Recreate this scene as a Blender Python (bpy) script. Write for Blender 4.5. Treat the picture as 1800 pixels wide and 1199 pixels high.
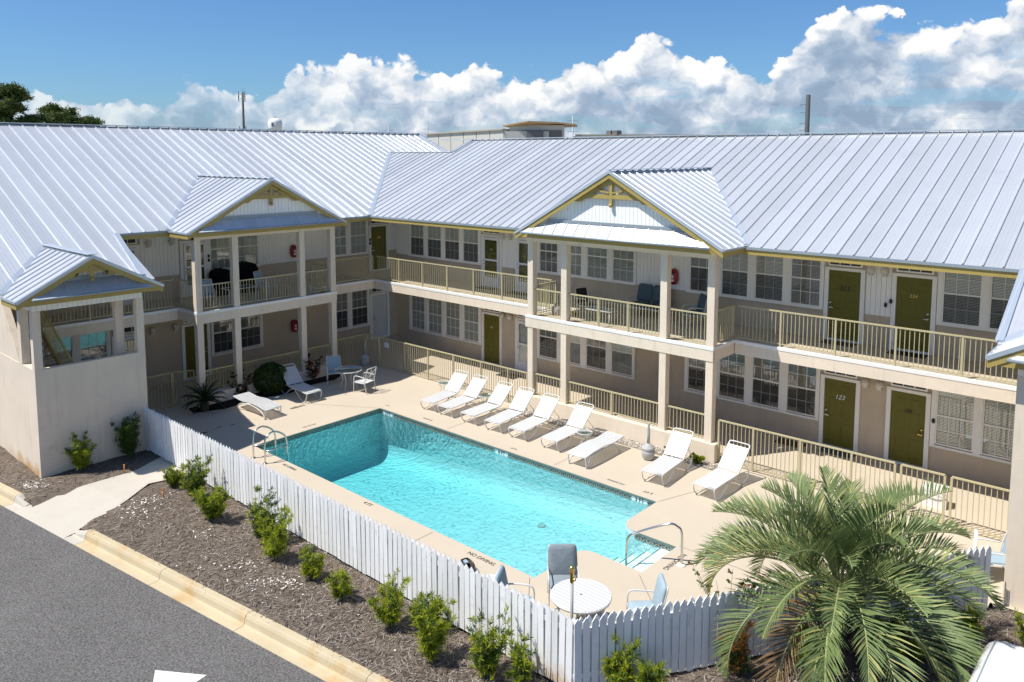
import bpy, bmesh, math, random
import numpy as np
from mathutils import Vector, Matrix
R = math.radians
random.seed(7); rng = np.random.default_rng(7)
for o in list(bpy.data.objects): bpy.data.objects.remove(o)
sc = bpy.context.scene
COL = sc.collection

# ------------------------------------------------------------------ camera
cam = bpy.data.objects.new('camera', bpy.data.cameras.new('camera'))
COL.objects.link(cam)
cam.location = (0, 0, 9.15)
cam.rotation_euler = (R(90 - 5.69), 0, R(41.85))
cam.data.sensor_width = 36; cam.data.lens = 27.5
cam.data.shift_y = -0.1058
cam.data.clip_end = 5000
sc.camera = cam
sc.render.resolution_x, sc.render.resolution_y = 1024, 682
sc.render.engine = 'CYCLES'

# ------------------------------------------------------------------ sun, exposure
SUN = Vector((-0.30, -0.48, 1.0)).normalized()
sl = bpy.data.lights.new('sun', 'SUN'); sl.energy = 3.08; sl.angle = R(0.5); sl.color = (1.0, 0.955, 0.88)
so = bpy.data.objects.new('sun', sl); COL.objects.link(so)
so.rotation_euler = SUN.to_track_quat('Z', 'Y').to_euler(); so.location = (-20, -20, 60)
vs = sc.view_settings
vs.view_transform = 'Standard'; vs.look = 'None'; vs.gamma = 1; vs.exposure = 0.95
sc.cycles.transparent_max_bounces = 24
sc.cycles.max_bounces = 10; sc.cycles.diffuse_bounces = 6

# ------------------------------------------------------------------ node helpers
class NT:
    def __init__(s, tree): s.t = tree; s.n = tree.nodes; s.l = tree.links
    def node(s, typ, ins=None, **kw):
        n = s.n.new(typ)
        for k, v in kw.items(): setattr(n, k, v)
        for k, v in (ins or {}).items():
            sock = n.inputs[k]
            if isinstance(v, bpy.types.NodeSocket): s.l.new(v, sock)
            else: sock.default_value = v
        return n
    def math(s, op, a, b=None, c=None, clamp=False):
        n = s.n.new('ShaderNodeMath'); n.operation = op; n.use_clamp = clamp
        for i, v in enumerate((a, b, c)):
            if v is None: continue
            if isinstance(v, bpy.types.NodeSocket): s.l.new(v, n.inputs[i])
            else: n.inputs[i].default_value = v
        return n.outputs[0]
    def ramp(s, fac, stops, interp='LINEAR'):
        n = s.n.new('ShaderNodeValToRGB'); s.l.new(fac, n.inputs[0]); cr = n.color_ramp; cr.interpolation = interp
        while len(cr.elements) < len(stops): cr.elements.new(0.5)
        for e, (p, c) in zip(cr.elements, stops):
            e.position = p; e.color = (*c, 1) if len(c) == 3 else c
        return n.outputs[0]
    def mix(s, f, a, b):
        n = s.n.new('ShaderNodeMix'); n.data_type = 'RGBA'
        for i, v in ((0, f), (6, a), (7, b)):
            if isinstance(v, bpy.types.NodeSocket): s.l.new(v, n.inputs[i])
            else: n.inputs[i].default_value = v if i == 0 else (*v, 1)
        return n.outputs[2]
    def sstep(s, x, a, b):
        n = s.n.new('ShaderNodeMapRange'); n.interpolation_type = 'SMOOTHSTEP'
        s.l.new(x, n.inputs[0]); n.inputs[1].default_value = a; n.inputs[2].default_value = b
        return n.outputs[0]

# ------------------------------------------------------------------ world: sky with a cumulus bank
w = bpy.data.worlds.new('World'); sc.world = w; w.use_nodes = True
T = NT(w.node_tree); T.n.clear()
sky = T.node('ShaderNodeTexSky', sky_type='NISHITA', sun_disc=False)
sky.sun_elevation = math.asin(SUN.z); sky.sun_rotation = math.atan2(SUN.x, SUN.y)
sky.altitude = 0; sky.air_density = 1.0; sky.dust_density = 0.6; sky.ozone_density = 2.5
skyc = T.node('ShaderNodeVectorMath', {0: sky.outputs[0], 1: (0.032, 0.048, 0.065)}, operation='MULTIPLY').outputs[0]
tc = T.node('ShaderNodeTexCoord').outputs['Generated']
sx = T.node('ShaderNodeSeparateXYZ', {0: tc})
az = T.math('ARCTAN2', sx.outputs[0], sx.outputs[1])            # 0 = +Y, negative towards -X
el = T.math('ARCSINE', sx.outputs[2])
# height of the cloud tops (radians) by heading; out of view it is raised towards +X as fill light
fc = T.node('ShaderNodeFloatCurve')
azn = T.math('MULTIPLY_ADD', az, 1 / (2 * math.pi), 0.5)
T.l.new(azn, fc.inputs['Value'])
prof = [(130, 4.3), (260, 4.9), (360, 5.3), (450, 5.4), (520, 6.5), (610, 6.2), (700, 7.4), (800, 6.7), (900, 6.6), (1000, 7.5), (1090, 8.0), (1155, 9.4), (1215, 7.9), (1320, 7.0), (1390, 8.2), (1480, 9.7), (1600, 9.9), (1690, 8.1), (1740, 9.4), (1830, 10.6)]
pts = [(0.0, 7.0), (0.12, 7.0), (0.25, 3.0)]
for u, e in prof: pts.append(((R(-41.85) + math.atan((u - 900) / 1382)) / (2 * math.pi) + 0.5, e))
pts += [(0.53, 12.5), (0.62, 14.0), (0.74, 13.0), (0.88, 9.0), (1.0, 7.0)]  # unseen taller clouds, added to brighten the shaded facades
cv = fc.mapping.curves[0]
while len(cv.points) < len(pts): cv.points.new(0.5, 0.5)
for p, (x, e) in zip(cv.points, pts): p.location = (x, e / 16.0); p.handle_type = 'AUTO'
fc.mapping.update()
top = T.math('MULTIPLY', fc.outputs[0], R(16.0))
elw = T.math('MULTIPLY', el, 1.2)
cvec = T.node('ShaderNodeCombineXYZ', {0: az, 1: elw, 2: 0.0}).outputs[0]
dd_ = T.node('ShaderNodeTexNoise', {'Vector': cvec, 'Scale': 34.0, 'Detail': 4.0, 'Roughness': 0.6}, noise_dimensions='2D')
wv_ = T.node('ShaderNodeVectorMath', {0: T.node('ShaderNodeVectorMath', {0: dd_.outputs[1], 1: (0.5, 0.5, 0.5)}, operation='SUBTRACT').outputs[0], 1: (0.030, 0.030, 0.0)}, operation='MULTIPLY').outputs[0]
wvec = T.node('ShaderNodeVectorMath', {0: cvec, 1: wv_}, operation='ADD').outputs[0]
def puffs(off, base=cvec):                                         # heaped lumps: noise plus rounded cells
    v = T.node('ShaderNodeVectorMath', {0: base, 1: off}, operation='ADD').outputs[0]
    a = T.node('ShaderNodeTexNoise', {'Vector': v, 'Scale': 10.0, 'Detail': 8.0, 'Roughness': 0.55}, noise_dimensions='2D').outputs[0]
    b = T.node('ShaderNodeTexVoronoi', {'Vector': v, 'Scale': 17.0, 'Detail': 2.0, 'Roughness': 0.45, 'Lacunarity': 2.3}, feature='F1', voronoi_dimensions='2D').outputs[0]
    return T.math('SUBTRACT', T.math('MULTIPLY', a, 1.0), T.math('MULTIPLY', b, 0.42))
n0 = puffs((0, 0, 0), wvec); n1 = puffs((-0.008, 0.020, 0.0), wvec)
big = T.node('ShaderNodeTexNoise', {'Vector': cvec, 'Scale': 6.5, 'Detail': 3.0}, noise_dimensions='2D').outputs[0]
margin = T.math('SUBTRACT', top, el)                               # >0 below the tops
dens = T.math('ADD', T.math('MULTIPLY', margin, 27.0), T.math('MULTIPLY', T.math('SUBTRACT', n0, 0.39), 2.4))
alpha = T.sstep(dens, -0.02, 0.17)
strat = T.node('ShaderNodeTexNoise', {'Vector': T.node('ShaderNodeVectorMath', {0: cvec, 1: (7.0, 34.0, 1.0)}, operation='MULTIPLY').outputs[0], 'Scale': 1.0, 'Detail': 5.0}, noise_dimensions='2D').outputs[0]
deep = T.sstep(margin, R(1.5), R(6.0))
thin = T.sstep(azn, (R(-64) / (2 * math.pi) + .5), (R(-50) / (2 * math.pi) + .5))    # the bank thins out towards its end
alpha = T.math('MULTIPLY', alpha, T.math('MULTIPLY_ADD', thin, 0.35, 0.65))
alpha = T.math('MULTIPLY', alpha, T.math('SUBTRACT', 1.0, T.math('MULTIPLY', deep, T.math('MULTIPLY', T.sstep(strat, .5, .36), .55))))
lit = T.math('MULTIPLY_ADD', T.math('SUBTRACT', n0, n1), 1.7, 0.80)
lit = T.math('SUBTRACT', lit, T.math('MULTIPLY', T.sstep(margin, R(1.2), R(5.0)), 0.44))
lit = T.math('ADD', lit, T.math('MULTIPLY', T.math('SUBTRACT', big, 0.52), 1.15))
ccol = T.ramp(lit, [(0.0, (.155, .21, .285)), (0.28, (.205, .26, .335)), (0.60, (.325, .365, .42)), (0.96, (.525, .525, .52))])
fin = T.mix(alpha, skyc, ccol)
bg = T.node('ShaderNodeBackground', {'Color': fin, 'Strength': 1.0})
T.l.new(bg.outputs[0], T.node('ShaderNodeOutputWorld').inputs[0])

# ------------------------------------------------------------------ materials
MATS = {}
def mat(name, col, rough=0.6, metal=0.0, var=0.0, vscale=3.0, bump=0.0, bscale=80.0, spec=0.5, rnd=0.0, stretch=None, stains=None, fine=0.0, fscale=150.0, drip=0.0):
    m = bpy.data.materials.new(name); m.use_nodes = True; t = NT(m.node_tree)
    b = t.n['Principled BSDF']; b.inputs['Roughness'].default_value = rough; b.inputs['Metallic'].default_value = metal
    b.inputs['Specular IOR Level'].default_value = spec
    pos = t.node('ShaderNodeNewGeometry').outputs['Position']
    if stretch: pos = t.node('ShaderNodeVectorMath', {0: pos, 1: stretch}, operation='MULTIPLY').outputs[0]
    c = None
    if var or rnd or stains or fine:
        c = t.node('ShaderNodeRGB').outputs[0]; c.default_value = (*col, 1)
        def mulf(c, f): return t.node('ShaderNodeVectorMath', {0: c, 1: t.node('ShaderNodeCombineXYZ', {0: f, 1: f, 2: f}).outputs[0]}, operation='MULTIPLY').outputs[0]
        if var:
            n = t.node('ShaderNodeTexNoise', {'Vector': pos, 'Scale': vscale, 'Detail': 6.0, 'Roughness': 0.6}).outputs[0]
            c = mulf(c, t.math('MULTIPLY_ADD', t.math('SUBTRACT', n, 0.5), var * 3.0, 1.0))
        if fine:
            n = t.node('ShaderNodeTexNoise', {'Vector': pos, 'Scale': fscale, 'Detail': 2.0}).outputs[0]
            c = mulf(c, t.math('MULTIPLY_ADD', t.math('SUBTRACT', n, 0.5), fine * 3.0, 1.0))
        if rnd:
            oi = t.node('ShaderNodeObjectInfo').outputs['Random']
            c = mulf(c, t.math('MULTIPLY_ADD', t.math('SUBTRACT', oi, 0.5), rnd * 2, 1.0))
        for (scol, sscale, lo, hi, amt) in (stains or []):
            n = t.node('ShaderNodeTexNoise', {'Vector': pos, 'Scale': sscale, 'Detail': 7.0, 'Roughness': 0.62}).outputs[0]
            f = t.math('MULTIPLY', t.sstep(n, lo, hi), amt)
            c = t.mix(f, c, scol)
        if drip:
            pd = t.node('ShaderNodeVectorMath', {0: pos, 1: (5.0, 5.0, .45)}, operation='MULTIPLY').outputs[0]
            n = t.node('ShaderNodeTexNoise', {'Vector': pd, 'Scale': 1.0, 'Detail': 5.0, 'Roughness': .65}).outputs[0]
            f = t.math('MULTIPLY', t.sstep(n, .50, .78), drip); c = t.mix(f, c, tuple(k * .45 for k in col))
        t.l.new(c, b.inputs['Base Color'])
    else: b.inputs['Base Color'].default_value = (*col, 1)
    if bump:
        n = t.node('ShaderNodeTexNoise', {'Vector': pos, 'Scale': bscale, 'Detail': 5.0, 'Roughness': 0.6}).outputs[0]
        bn = t.node('ShaderNodeBump', {'Height': n, 'Strength': bump, 'Distance': 0.02})
        t.l.new(bn.outputs[0], b.inputs['Normal'])
    MATS[name] = m; return m
mat('stucco_tan', (.55, .46, .345), .9, drip=.25, var=.10, vscale=1.2, bump=.5, bscale=60, fine=.08, fscale=70, spec=.2)
mat('stucco_cream', (.755, .65, .515), .9, var=.085, vscale=.9, bump=.4, bscale=60, fine=.05, fscale=70, spec=.2, stains=[((.45, .37, .28), 1.3, .58, .78, .5)], drip=.26)
mat('siding', (.89, .875, .825), .6, var=.05, vscale=1.5, bump=.1, bscale=20, stretch=(1, 1, .12), stains=[((.42, .39, .33), 5.0, .64, .80, .5)])
mat('trim', (.85, .83, .775), .6, var=.05, vscale=1.5, stains=[((.45, .40, .33), 4.0, .66, .82, .5)])
mat('slab_trim', (.82, .80, .76), .6, var=.06, vscale=1.5, stains=[((.40, .20, .07), 2.3, .69, .76, .8)])
mat('mustard', (.40, .30, .085), .55, var=.10, vscale=4, stains=[((.30, .25, .09), 6.0, .60, .78, .5)])
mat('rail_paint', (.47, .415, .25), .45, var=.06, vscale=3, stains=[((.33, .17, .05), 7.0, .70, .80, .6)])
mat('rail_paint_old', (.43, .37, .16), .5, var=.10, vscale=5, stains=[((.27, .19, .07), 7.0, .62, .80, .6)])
mat('olive_door', (.125, .115, .012), .5, var=.06, vscale=2.5, spec=.35)
mat('grey_door', (.55, .56, .55), .5, var=.05)
mat('storm_white', (.78, .79, .80), .4)
mat('roof_metal', (.61, .63, .65), .36, metal=.42, var=.045, vscale=.7, rnd=.065, spec=.5, stains=[((.54, .56, .585), .8, .54, .74, .5)])
mat('flashing', (.52, .58, .64), .38, metal=.45, var=.06, vscale=2)
mat('gutter', (.30, .35, .38), .5, metal=.2, var=.08, vscale=2)
mat('concrete', (.53, .455, .355), .85, var=.05, vscale=.55, bump=.25, bscale=90, fine=.035, fscale=120, spec=.25, stains=[((.50, .40, .28), .9, .60, .78, .35), ((.42, .36, .29), 3.5, .70, .80, .35)])
mat('concrete_floor', (.50, .43, .335), .85, var=.06, vscale=.8, bump=.2, bscale=90, spec=.25)
mat('path_concrete', (.52, .475, .40), .9, var=.09, vscale=.8, bump=.35, bscale=80, fine=.06, fscale=110, spec=.2, stains=[((.36, .32, .26), 1.6, .58, .78, .5)])
mat('curb', (.545, .455, .30), .9, var=.12, vscale=1.2, bump=.5, bscale=60, fine=.08, fscale=90, spec=.2, stains=[((.50, .29, .09), 1.1, .50, .70, .6), ((.28, .25, .20), 2.6, .60, .76, .45)])
mat('joint', (.20, .17, .13), .95)
mat('paint_white', (.82, .815, .79), .6, var=.06, vscale=3, rnd=.08, bump=.12, bscale=40, stains=[((.46, .46, .44), 3.0, .56, .78, .6), ((.30, .29, .26), 9.0, .66, .76, .5)], drip=.35)
mat('paint_white_rusty', (.80, .78, .73), .6, var=.06, vscale=3, rnd=.06, stains=[((.50, .36, .18), 1.7, .50, .70, .55)])
mat('vinyl_white', (.62, .625, .62), .4, spec=.4)
mat('frame_white', (.64, .64, .62), .35)
mat('cushion_grey', (.235, .275, .295), .9, var=.10, vscale=6, bump=.5, bscale=14, spec=.1)
mat('cushion_blue', (.33, .42, .47), .9, var=.08, vscale=6, bump=.3, bscale=14, spec=.1)
mat('cushion_teal', (.085, .125, .14), .9, var=.12, vscale=6, bump=.3, bscale=14, spec=.1)
mat('sling_blue', (.30, .40, .46), .75, var=.06, vscale=9)
mat('umb_grey', (.42, .42, .40), .7, var=.12, vscale=6)
mat('steel', (.62, .60, .56), .18, metal=1.0)
mat('brass', (.80, .55, .16), .25, metal=1.0)
mat('nickel', (.66, .65, .62), .25, metal=1.0)
mat('black', (.012, .012, .014), .6)
mat('black_cloth', (.008, .008, .010), .95, spec=.1)
mat('room_shade', (.05, .052, .053), .9)  # dark colour stands in for the shade of rooms behind glass
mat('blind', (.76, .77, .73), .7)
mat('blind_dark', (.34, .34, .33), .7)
mat('red', (.30, .012, .015), .35)
mat('white_plain', (.80, .80, .79), .5)
mat('globe', (.66, .62, .54), .45, var=.06, vscale=9)
mat('plaster_pool', (.50, .60, .62), .6, var=.03, vscale=2)
mat('step_white', (.84, .88, .87), .6)
mat('tile_dark', (.085, .080, .070), .3, rnd=.2)
mat('tile_light', (.42, .40, .34), .35, rnd=.1)
mat('tile_green', (.10, .16, .145), .35)
mat('mulch', (.165, .132, .104), 1.0, var=.22, vscale=3.0, bump=1.0, bscale=55, fine=.30, fscale=60, spec=.1, stains=[((.27, .215, .15), 1.1, .58, .74, .6), ((.055, .038, .028), 5.0, .60, .78, .7)])
mat('mulch_dark', (.030, .022, .018), 1.0, var=.2, vscale=6, bump=1.0, bscale=60, spec=.1)
mat('straw_a', (.25, .20, .155), .9, spec=.1); mat('straw_b', (.10, .078, .062), .9, spec=.1); mat('straw_c', (.36, .32, .28), .9, spec=.1)
mat('shell', (.72, .66, .58), .7, rnd=.1)
mat('asphalt', (.142, .135, .128), .95, var=.16, vscale=.5, bump=1.0, bscale=40, fine=.75, fscale=26, spec=.2, stains=[((.19, .185, .175), .5, .55, .75, .45), ((.30, .29, .27), 2.2, .735, .80, .7)])
mat('road_paint', (.70, .70, .67), .8, var=.08, vscale=6, stains=[((.13, .125, .12), 9.0, .58, .70, .85)])
mat('ground', (.25, .24, .18), 1.0, var=.15, vscale=.1)
mat('bark', (.10, .072, .05), .95, var=.25, vscale=8, bump=.8, bscale=25)
mat('palm_bark', (.085, .062, .045), .95, var=.3, vscale=8, bump=.8, bscale=25)
mat('stem_green', (.11, .13, .04), .7)
mat('rachis', (.33, .36, .15), .6)
def rusty(name, base, zone, amt=.85):
    m = MATS[base].copy(); m.name = name; t = NT(m.node_tree); b = t.n['Principled BSDF']; src = b.inputs['Base Color'].links[0].from_socket
    pos = t.node('ShaderNodeNewGeometry').outputs['Position']; sp = t.node('ShaderNodeSeparateXYZ', {0: pos})
    n = t.node('ShaderNodeTexNoise', {'Vector': pos, 'Scale': 1.6, 'Detail': 6.0}).outputs[0]
    h = t.math('SUBTRACT', t.math('MULTIPLY_ADD', n, 1.5, -.35), sp.outputs[2])
    f = t.math('MULTIPLY', t.sstep(h, -.05, .55), amt)
    (ax, lo, hi, lo2, hi2) = zone
    f = t.math('MULTIPLY', f, t.math('MULTIPLY', t.sstep(sp.outputs[ax], lo, hi), t.math('SUBTRACT', 1.0, t.sstep(sp.outputs[ax], lo2, hi2))))
    t.l.new(t.mix(f, src, (.52, .27, .06)), b.inputs['Base Color']); MATS[name] = m
def leaf(name, col, trans=.35, rnd=.0, var=.25):
    m = bpy.data.materials.new(name); m.use_nodes = True; t = NT(m.node_tree)
    b = t.n['Principled BSDF']; b.inputs['Roughness'].default_value = .55; b.inputs['Specular IOR Level'].default_value = .3
    pos = t.node('ShaderNodeNewGeometry').outputs['Position']
    n = t.node('ShaderNodeTexNoise', {'Vector': pos, 'Scale': 9.0, 'Detail': 3.0}).outputs[0]
    f = t.math('MULTIPLY_ADD', t.math('SUBTRACT', n, .5), var * 3, 1.0)
    c = t.node('ShaderNodeVectorMath', {0: (*col,), 1: t.node('ShaderNodeCombineXYZ', {0: f, 1: f, 2: f}).outputs[0]}, operation='MULTIPLY').outputs[0]
    t.l.new(c, b.inputs['Base Color'])
    tr = t.node('ShaderNodeBsdfTranslucent', {'Color': c})
    mx = t.node('ShaderNodeMixShader', {0: trans, 1: b.outputs[0], 2: tr.outputs[0]})
    t.l.new(mx.outputs[0], t.n['Material Output'].inputs[0])
    MATS[name] = m
leaf('leaf_palm', (.165, .22, .08), .18, var=.15); leaf('leaf_palm_yellow', (.40, .40, .15), .25, var=.15)
leaf('leaf_dead', (.24, .15, .07), .2); leaf('leaf_dark', (.055, .10, .022)); leaf('leaf_mid', (.13, .20, .03)); leaf('leaf_bright', (.37, .42, .03), .4)
leaf('leaf_sago', (.022, .045, .014), .15); leaf('leaf_red', (.075, .03, .02)); leaf('leaf_orange', (.42, .16, .04))
leaf('leaf_round', (.035, .075, .014), .25); leaf('leaf_pine', (.075, .115, .03), .25); leaf('leaf_pine_light', (.17, .21, .045), .3)
rusty('stucco_tower', 'stucco_cream', (0, -28.0, -25.3, -24.6, -24.25)); rusty('fence_rust', 'paint_white', (0, -9.2, -8.0, -7.3, -7.0), .6)
def glass(name, tint, ior, rough=.015, wav=.0):
    m = bpy.data.materials.new(name); m.use_nodes = True; t = NT(m.node_tree); t.n.remove(t.n['Principled BSDF'])
    tr = t.node('ShaderNodeBsdfTransparent', {'Color': (*tint, 1)})
    gl = t.node('ShaderNodeBsdfGlossy', {'Color': (1, 1, 1, 1), 'Roughness': rough})
    fc_ = t.node('ShaderNodeLayerWeight', {'Blend': .5}).outputs['Facing']
    fr = t.math('MULTIPLY_ADD', t.math('POWER', fc_, 5.0), 1 - ior, ior)
    if wav:
        pos = t.node('ShaderNodeNewGeometry').outputs['Position']
        n = t.node('ShaderNodeTexNoise', {'Vector': pos, 'Scale': 2.0, 'Detail': 1.0}).outputs[0]
        bn = t.node('ShaderNodeBump', {'Height': n, 'Strength': wav, 'Distance': .01})
        t.l.new(bn.outputs[0], gl.inputs['Normal'])
    mx = t.node('ShaderNodeMixShader', {0: fr, 1: tr.outputs[0], 2: gl.outputs[0]})
    t.l.new(mx.outputs[0], t.n['Material Output'].inputs[0]); MATS[name] = m
glass('pane_glass', (.86, .90, .88), .15, wav=.12)
glass('table_glass', (.62, .72, .68), .06)
glass('screen', (.60, .60, .61), .012, rough=.6)
def water():
    m = bpy.data.materials.new('water'); m.use_nodes = True; t = NT(m.node_tree); t.n.remove(t.n['Principled BSDF'])
    pos = t.node('ShaderNodeNewGeometry').outputs['Position']
    d = t.node('ShaderNodeTexNoise', {'Vector': pos, 'Scale': 1.6, 'Detail': 2.0})
    dv = t.node('ShaderNodeVectorMath', {0: d.outputs[1], 1: (.35, .35, 0)}, operation='MULTIPLY').outputs[0]
    pv = t.node('ShaderNodeVectorMath', {0: pos, 1: dv}, operation='ADD').outputs[0]
    n1 = t.node('ShaderNodeTexVoronoi', {'Vector': pv, 'Scale': 6.5}, feature='F1').outputs[0]
    n2 = t.node('ShaderNodeTexNoise', {'Vector': pv, 'Scale': 15.0, 'Detail': 3.0}).outputs[0]
    # rings spreading from a return jet
    rel = t.node('ShaderNodeVectorMath', {0: pv, 1: (-18.6, 15.4, 0)}, operation='SUBTRACT').outputs[0]
    rel = t.node('ShaderNodeVectorMath', {0: rel, 1: (1, 1, 0)}, operation='MULTIPLY').outputs[0]
    ln = t.node('ShaderNodeVectorMath', {0: rel}, operation='LENGTH').outputs['Value']
    ring = t.math('MULTIPLY', t.math('SINE', t.math('MULTIPLY', ln, 34.0)), t.math('SUBTRACT', 1.0, t.sstep(ln, .6, 3.2)))
    h = t.math('ADD', t.math('ADD', t.math('MULTIPLY', n1, .9), n2), t.math('MULTIPLY', ring, .22))
    bn = t.node('ShaderNodeBump', {'Height': h, 'Strength': .68, 'Distance': .04})
    # ripple light and shade put into the colour: tilted facets tint what passes them
    lw = t.node('ShaderNodeLayerWeight', {'Blend': .5, 'Normal': bn.outputs[0]}).outputs['Facing']
    tint = t.ramp(lw, [(.22, (1, 1, 1)), (.50, (.84, .96, .97)), (.76, (.58, .86, .90))])
    tr = t.node('ShaderNodeBsdfTransparent', {'Color': tint})
    gl = t.node('ShaderNodeBsdfGlossy', {'Roughness': .04, 'Normal': bn.outputs[0]})
    fr = t.node('ShaderNodeFresnel', {'IOR': 1.33, 'Normal': bn.outputs[0]})
    mx = t.node('ShaderNodeMixShader', {0: fr.outputs[0], 1: tr.outputs[0], 2: gl.outputs[0]})
    va = t.node('ShaderNodeVolumeAbsorption', {'Color': (.0, .925, .955, 1), 'Density': .21})
    out = t.n['Material Output']; t.l.new(mx.outputs[0], out.inputs['Surface']); t.l.new(va.outputs[0], out.inputs['Volume'])
    MATS['water'] = m
water()

# ------------------------------------------------------------------ object helpers
def props(o, label=None, cat=None, group=None, kind=None):
    if label: o['label'] = label
    if cat: o['category'] = cat
    if group: o['group'] = group
    if kind: o['kind'] = kind
    return o
def empty(name, loc=(0, 0, 0), rz=0, label=None, cat=None, group=None):
    o = bpy.data.objects.new(name, None); COL.objects.link(o); o.location = loc; o.rotation_euler = (0, 0, rz); o.empty_display_size = .2
    return props(o, label, cat, group)
def put(name, mesh, parent=None, loc=(0, 0, 0), rot=(0, 0, 0)):
    o = bpy.data.objects.new(name, mesh); COL.objects.link(o); o.location = loc; o.rotation_euler = rot
    if parent is not None: o.parent = parent
    return o
def copy_tree(o, parent=None):
    c = o.copy(); COL.objects.link(c); c.parent = parent
    for ch in o.children: copy_tree(ch, c)
    return c
class MB:
    def __init__(s): s.v = []; s.f = []; s.m = []; s.mi = 0; s.sm = []
    def add(s, vs, fs, smooth=False):
        b = len(s.v); s.v += [tuple(p) for p in vs]; s.f += [tuple(i + b for i in f) for f in fs]
        s.m += [s.mi] * len(fs); s.sm += [smooth] * len(fs); return s
    def box(s, x0, x1, y0, y1, z0, z1):
        return s.add([(x0, y0, z0), (x1, y0, z0), (x1, y1, z0), (x0, y1, z0), (x0, y0, z1), (x1, y0, z1), (x1, y1, z1), (x0, y1, z1)],
                     [(3, 2, 1, 0), (4, 5, 6, 7), (0, 1, 5, 4), (1, 2, 6, 5), (2, 3, 7, 6), (3, 0, 4, 7)])
    def quad(s, *p): return s.add(p, [tuple(range(len(p)))])
    def slab(s, poly, z0, z1):                                     # prism from an xy polygon
        n = len(poly); vs = [(x, y, z0) for x, y in poly] + [(x, y, z1) for x, y in poly]
        return s.add(vs, [tuple(range(n - 1, -1, -1)), tuple(range(n, 2 * n))] + [(i, (i + 1) % n, n + (i + 1) % n, n + i) for i in range(n)])
    def extrude(s, poly3, d):                                      # prism from a 3D polygon along d
        n = len(poly3); d = Vector(d); vs = [Vector(p) for p in poly3]; vs += [p + d for p in vs[:n]]
        return s.add(vs, [tuple(range(n - 1, -1, -1)), tuple(range(n, 2 * n))] + [(i, (i + 1) % n, n + (i + 1) % n, n + i) for i in range(n)])
    def beam(s, p, q, wd, ht, up=(0, 0, 1)):                       # box beam between two points
        p, q = Vector(p), Vector(q); d = (q - p).normalized(); sd = d.cross(Vector(up)).normalized(); u = sd.cross(d)
        a, b = sd * wd / 2, u * ht / 2
        return s.extrude([p - a - b, p + a - b, p + a + b, p - a + b], q - p)
    def tube(s, pts, r, n=8, cap=True):
        pts = [Vector(p) for p in pts]; rings = []; prev = None
        for i, p in enumerate(pts):
            d = (pts[min(i + 1, len(pts) - 1)] - pts[max(i - 1, 0)]).normalized()
            ref = prev if prev is not None else (Vector((0, 0, 1)) if abs(d.z) < .9 else Vector((1, 0, 0)))
            a = (ref - d * ref.dot(d)).normalized(); b = d.cross(a); prev = a
            rr = r[i] if isinstance(r, (list, tuple)) else r
            rings += [p + (a * math.cos(2 * math.pi * k / n) + b * math.sin(2 * math.pi * k / n)) * rr for k in range(n)]
        m = len(pts); fs = [(i * n + k, i * n + (k + 1) % n, (i + 1) * n + (k + 1) % n, (i + 1) * n + k) for i in range(m - 1) for k in range(n)]
        if cap: fs += [tuple(range(n - 1, -1, -1)), tuple(range((m - 1) * n, m * n))]
        return s.add(rings, fs, True)
    def lathe(s, prof, n=20, c=(0, 0, 0)):
        vs = [(c[0] + r * math.cos(2 * math.pi * k / n), c[1] + r * math.sin(2 * math.pi * k / n), c[2] + z) for r, z in prof for k in range(n)]
        m = len(prof); fs = [(i * n + k, i * n + (k + 1) % n, (i + 1) * n + (k + 1) % n, (i + 1) * n + k) for i in range(m - 1) for k in range(n)]
        fs += [tuple(range(n - 1, -1, -1)), tuple(range((m - 1) * n, m * n))]
        return s.add(vs, fs, True)
    def pillow(s, c, sx, sy, sz, e=.35, n=14, rot=None):           # soft rounded block
        vs = []; m = n // 2
        f = lambda x, p: math.copysign(abs(x) ** p, x)
        for i in range(m + 1):
            ph = -math.pi / 2 + math.pi * i / m
            for k in range(n * 2):
                th = math.pi * k / n
                p = Vector((f(math.cos(ph), .6) * f(math.cos(th), e) * sx / 2, f(math.cos(ph), .6) * f(math.sin(th), e) * sy / 2, f(math.sin(ph), .8) * sz / 2))
                if rot: p.rotate(rot)
                vs.append(Vector(c) + p)
        N = n * 2; fs = [(i * N + k, i * N + (k + 1) % N, (i + 1) * N + (k + 1) % N, (i + 1) * N + k) for i in range(m) for k in range(N)]
        return s.add(vs, fs, True)
    def mesh(s, name, mats):
        me = bpy.data.meshes.new(name); me.from_pydata([tuple(p) for p in s.v], [], s.f)
        if isinstance(mats, str): mats = [mats]
        for k in mats: me.materials.append(MATS[k])
        if len(mats) > 1: me.polygons.foreach_set('material_index', s.m)
        me.polygons.foreach_set('use_smooth', s.sm)
        bm = bmesh.new(); bm.from_mesh(me); bmesh.ops.recalc_face_normals(bm, faces=bm.faces); bm.to_mesh(me); bm.free()
        me.update(); return me
    def build(s, name, mats, parent=None, loc=(0, 0, 0), rot=(0, 0, 0)): return put(name, s.mesh(name, mats), parent, loc, rot)
def curve(pts, n=6):                                               # Catmull-Rom through points
    P = [Vector(p) for p in pts]; out = []
    for i in range(len(P) - 1):
        a, b, c, d = P[max(i - 1, 0)], P[i], P[i + 1], P[min(i + 2, len(P) - 1)]
        for k in range(n):
            t = k / n; out.append(.5 * ((2 * b) + (c - a) * t + (2 * a - 5 * b + 4 * c - d) * t * t + (3 * b - a - 3 * c + d) * t ** 3))
    out.append(P[-1]); return out
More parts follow.
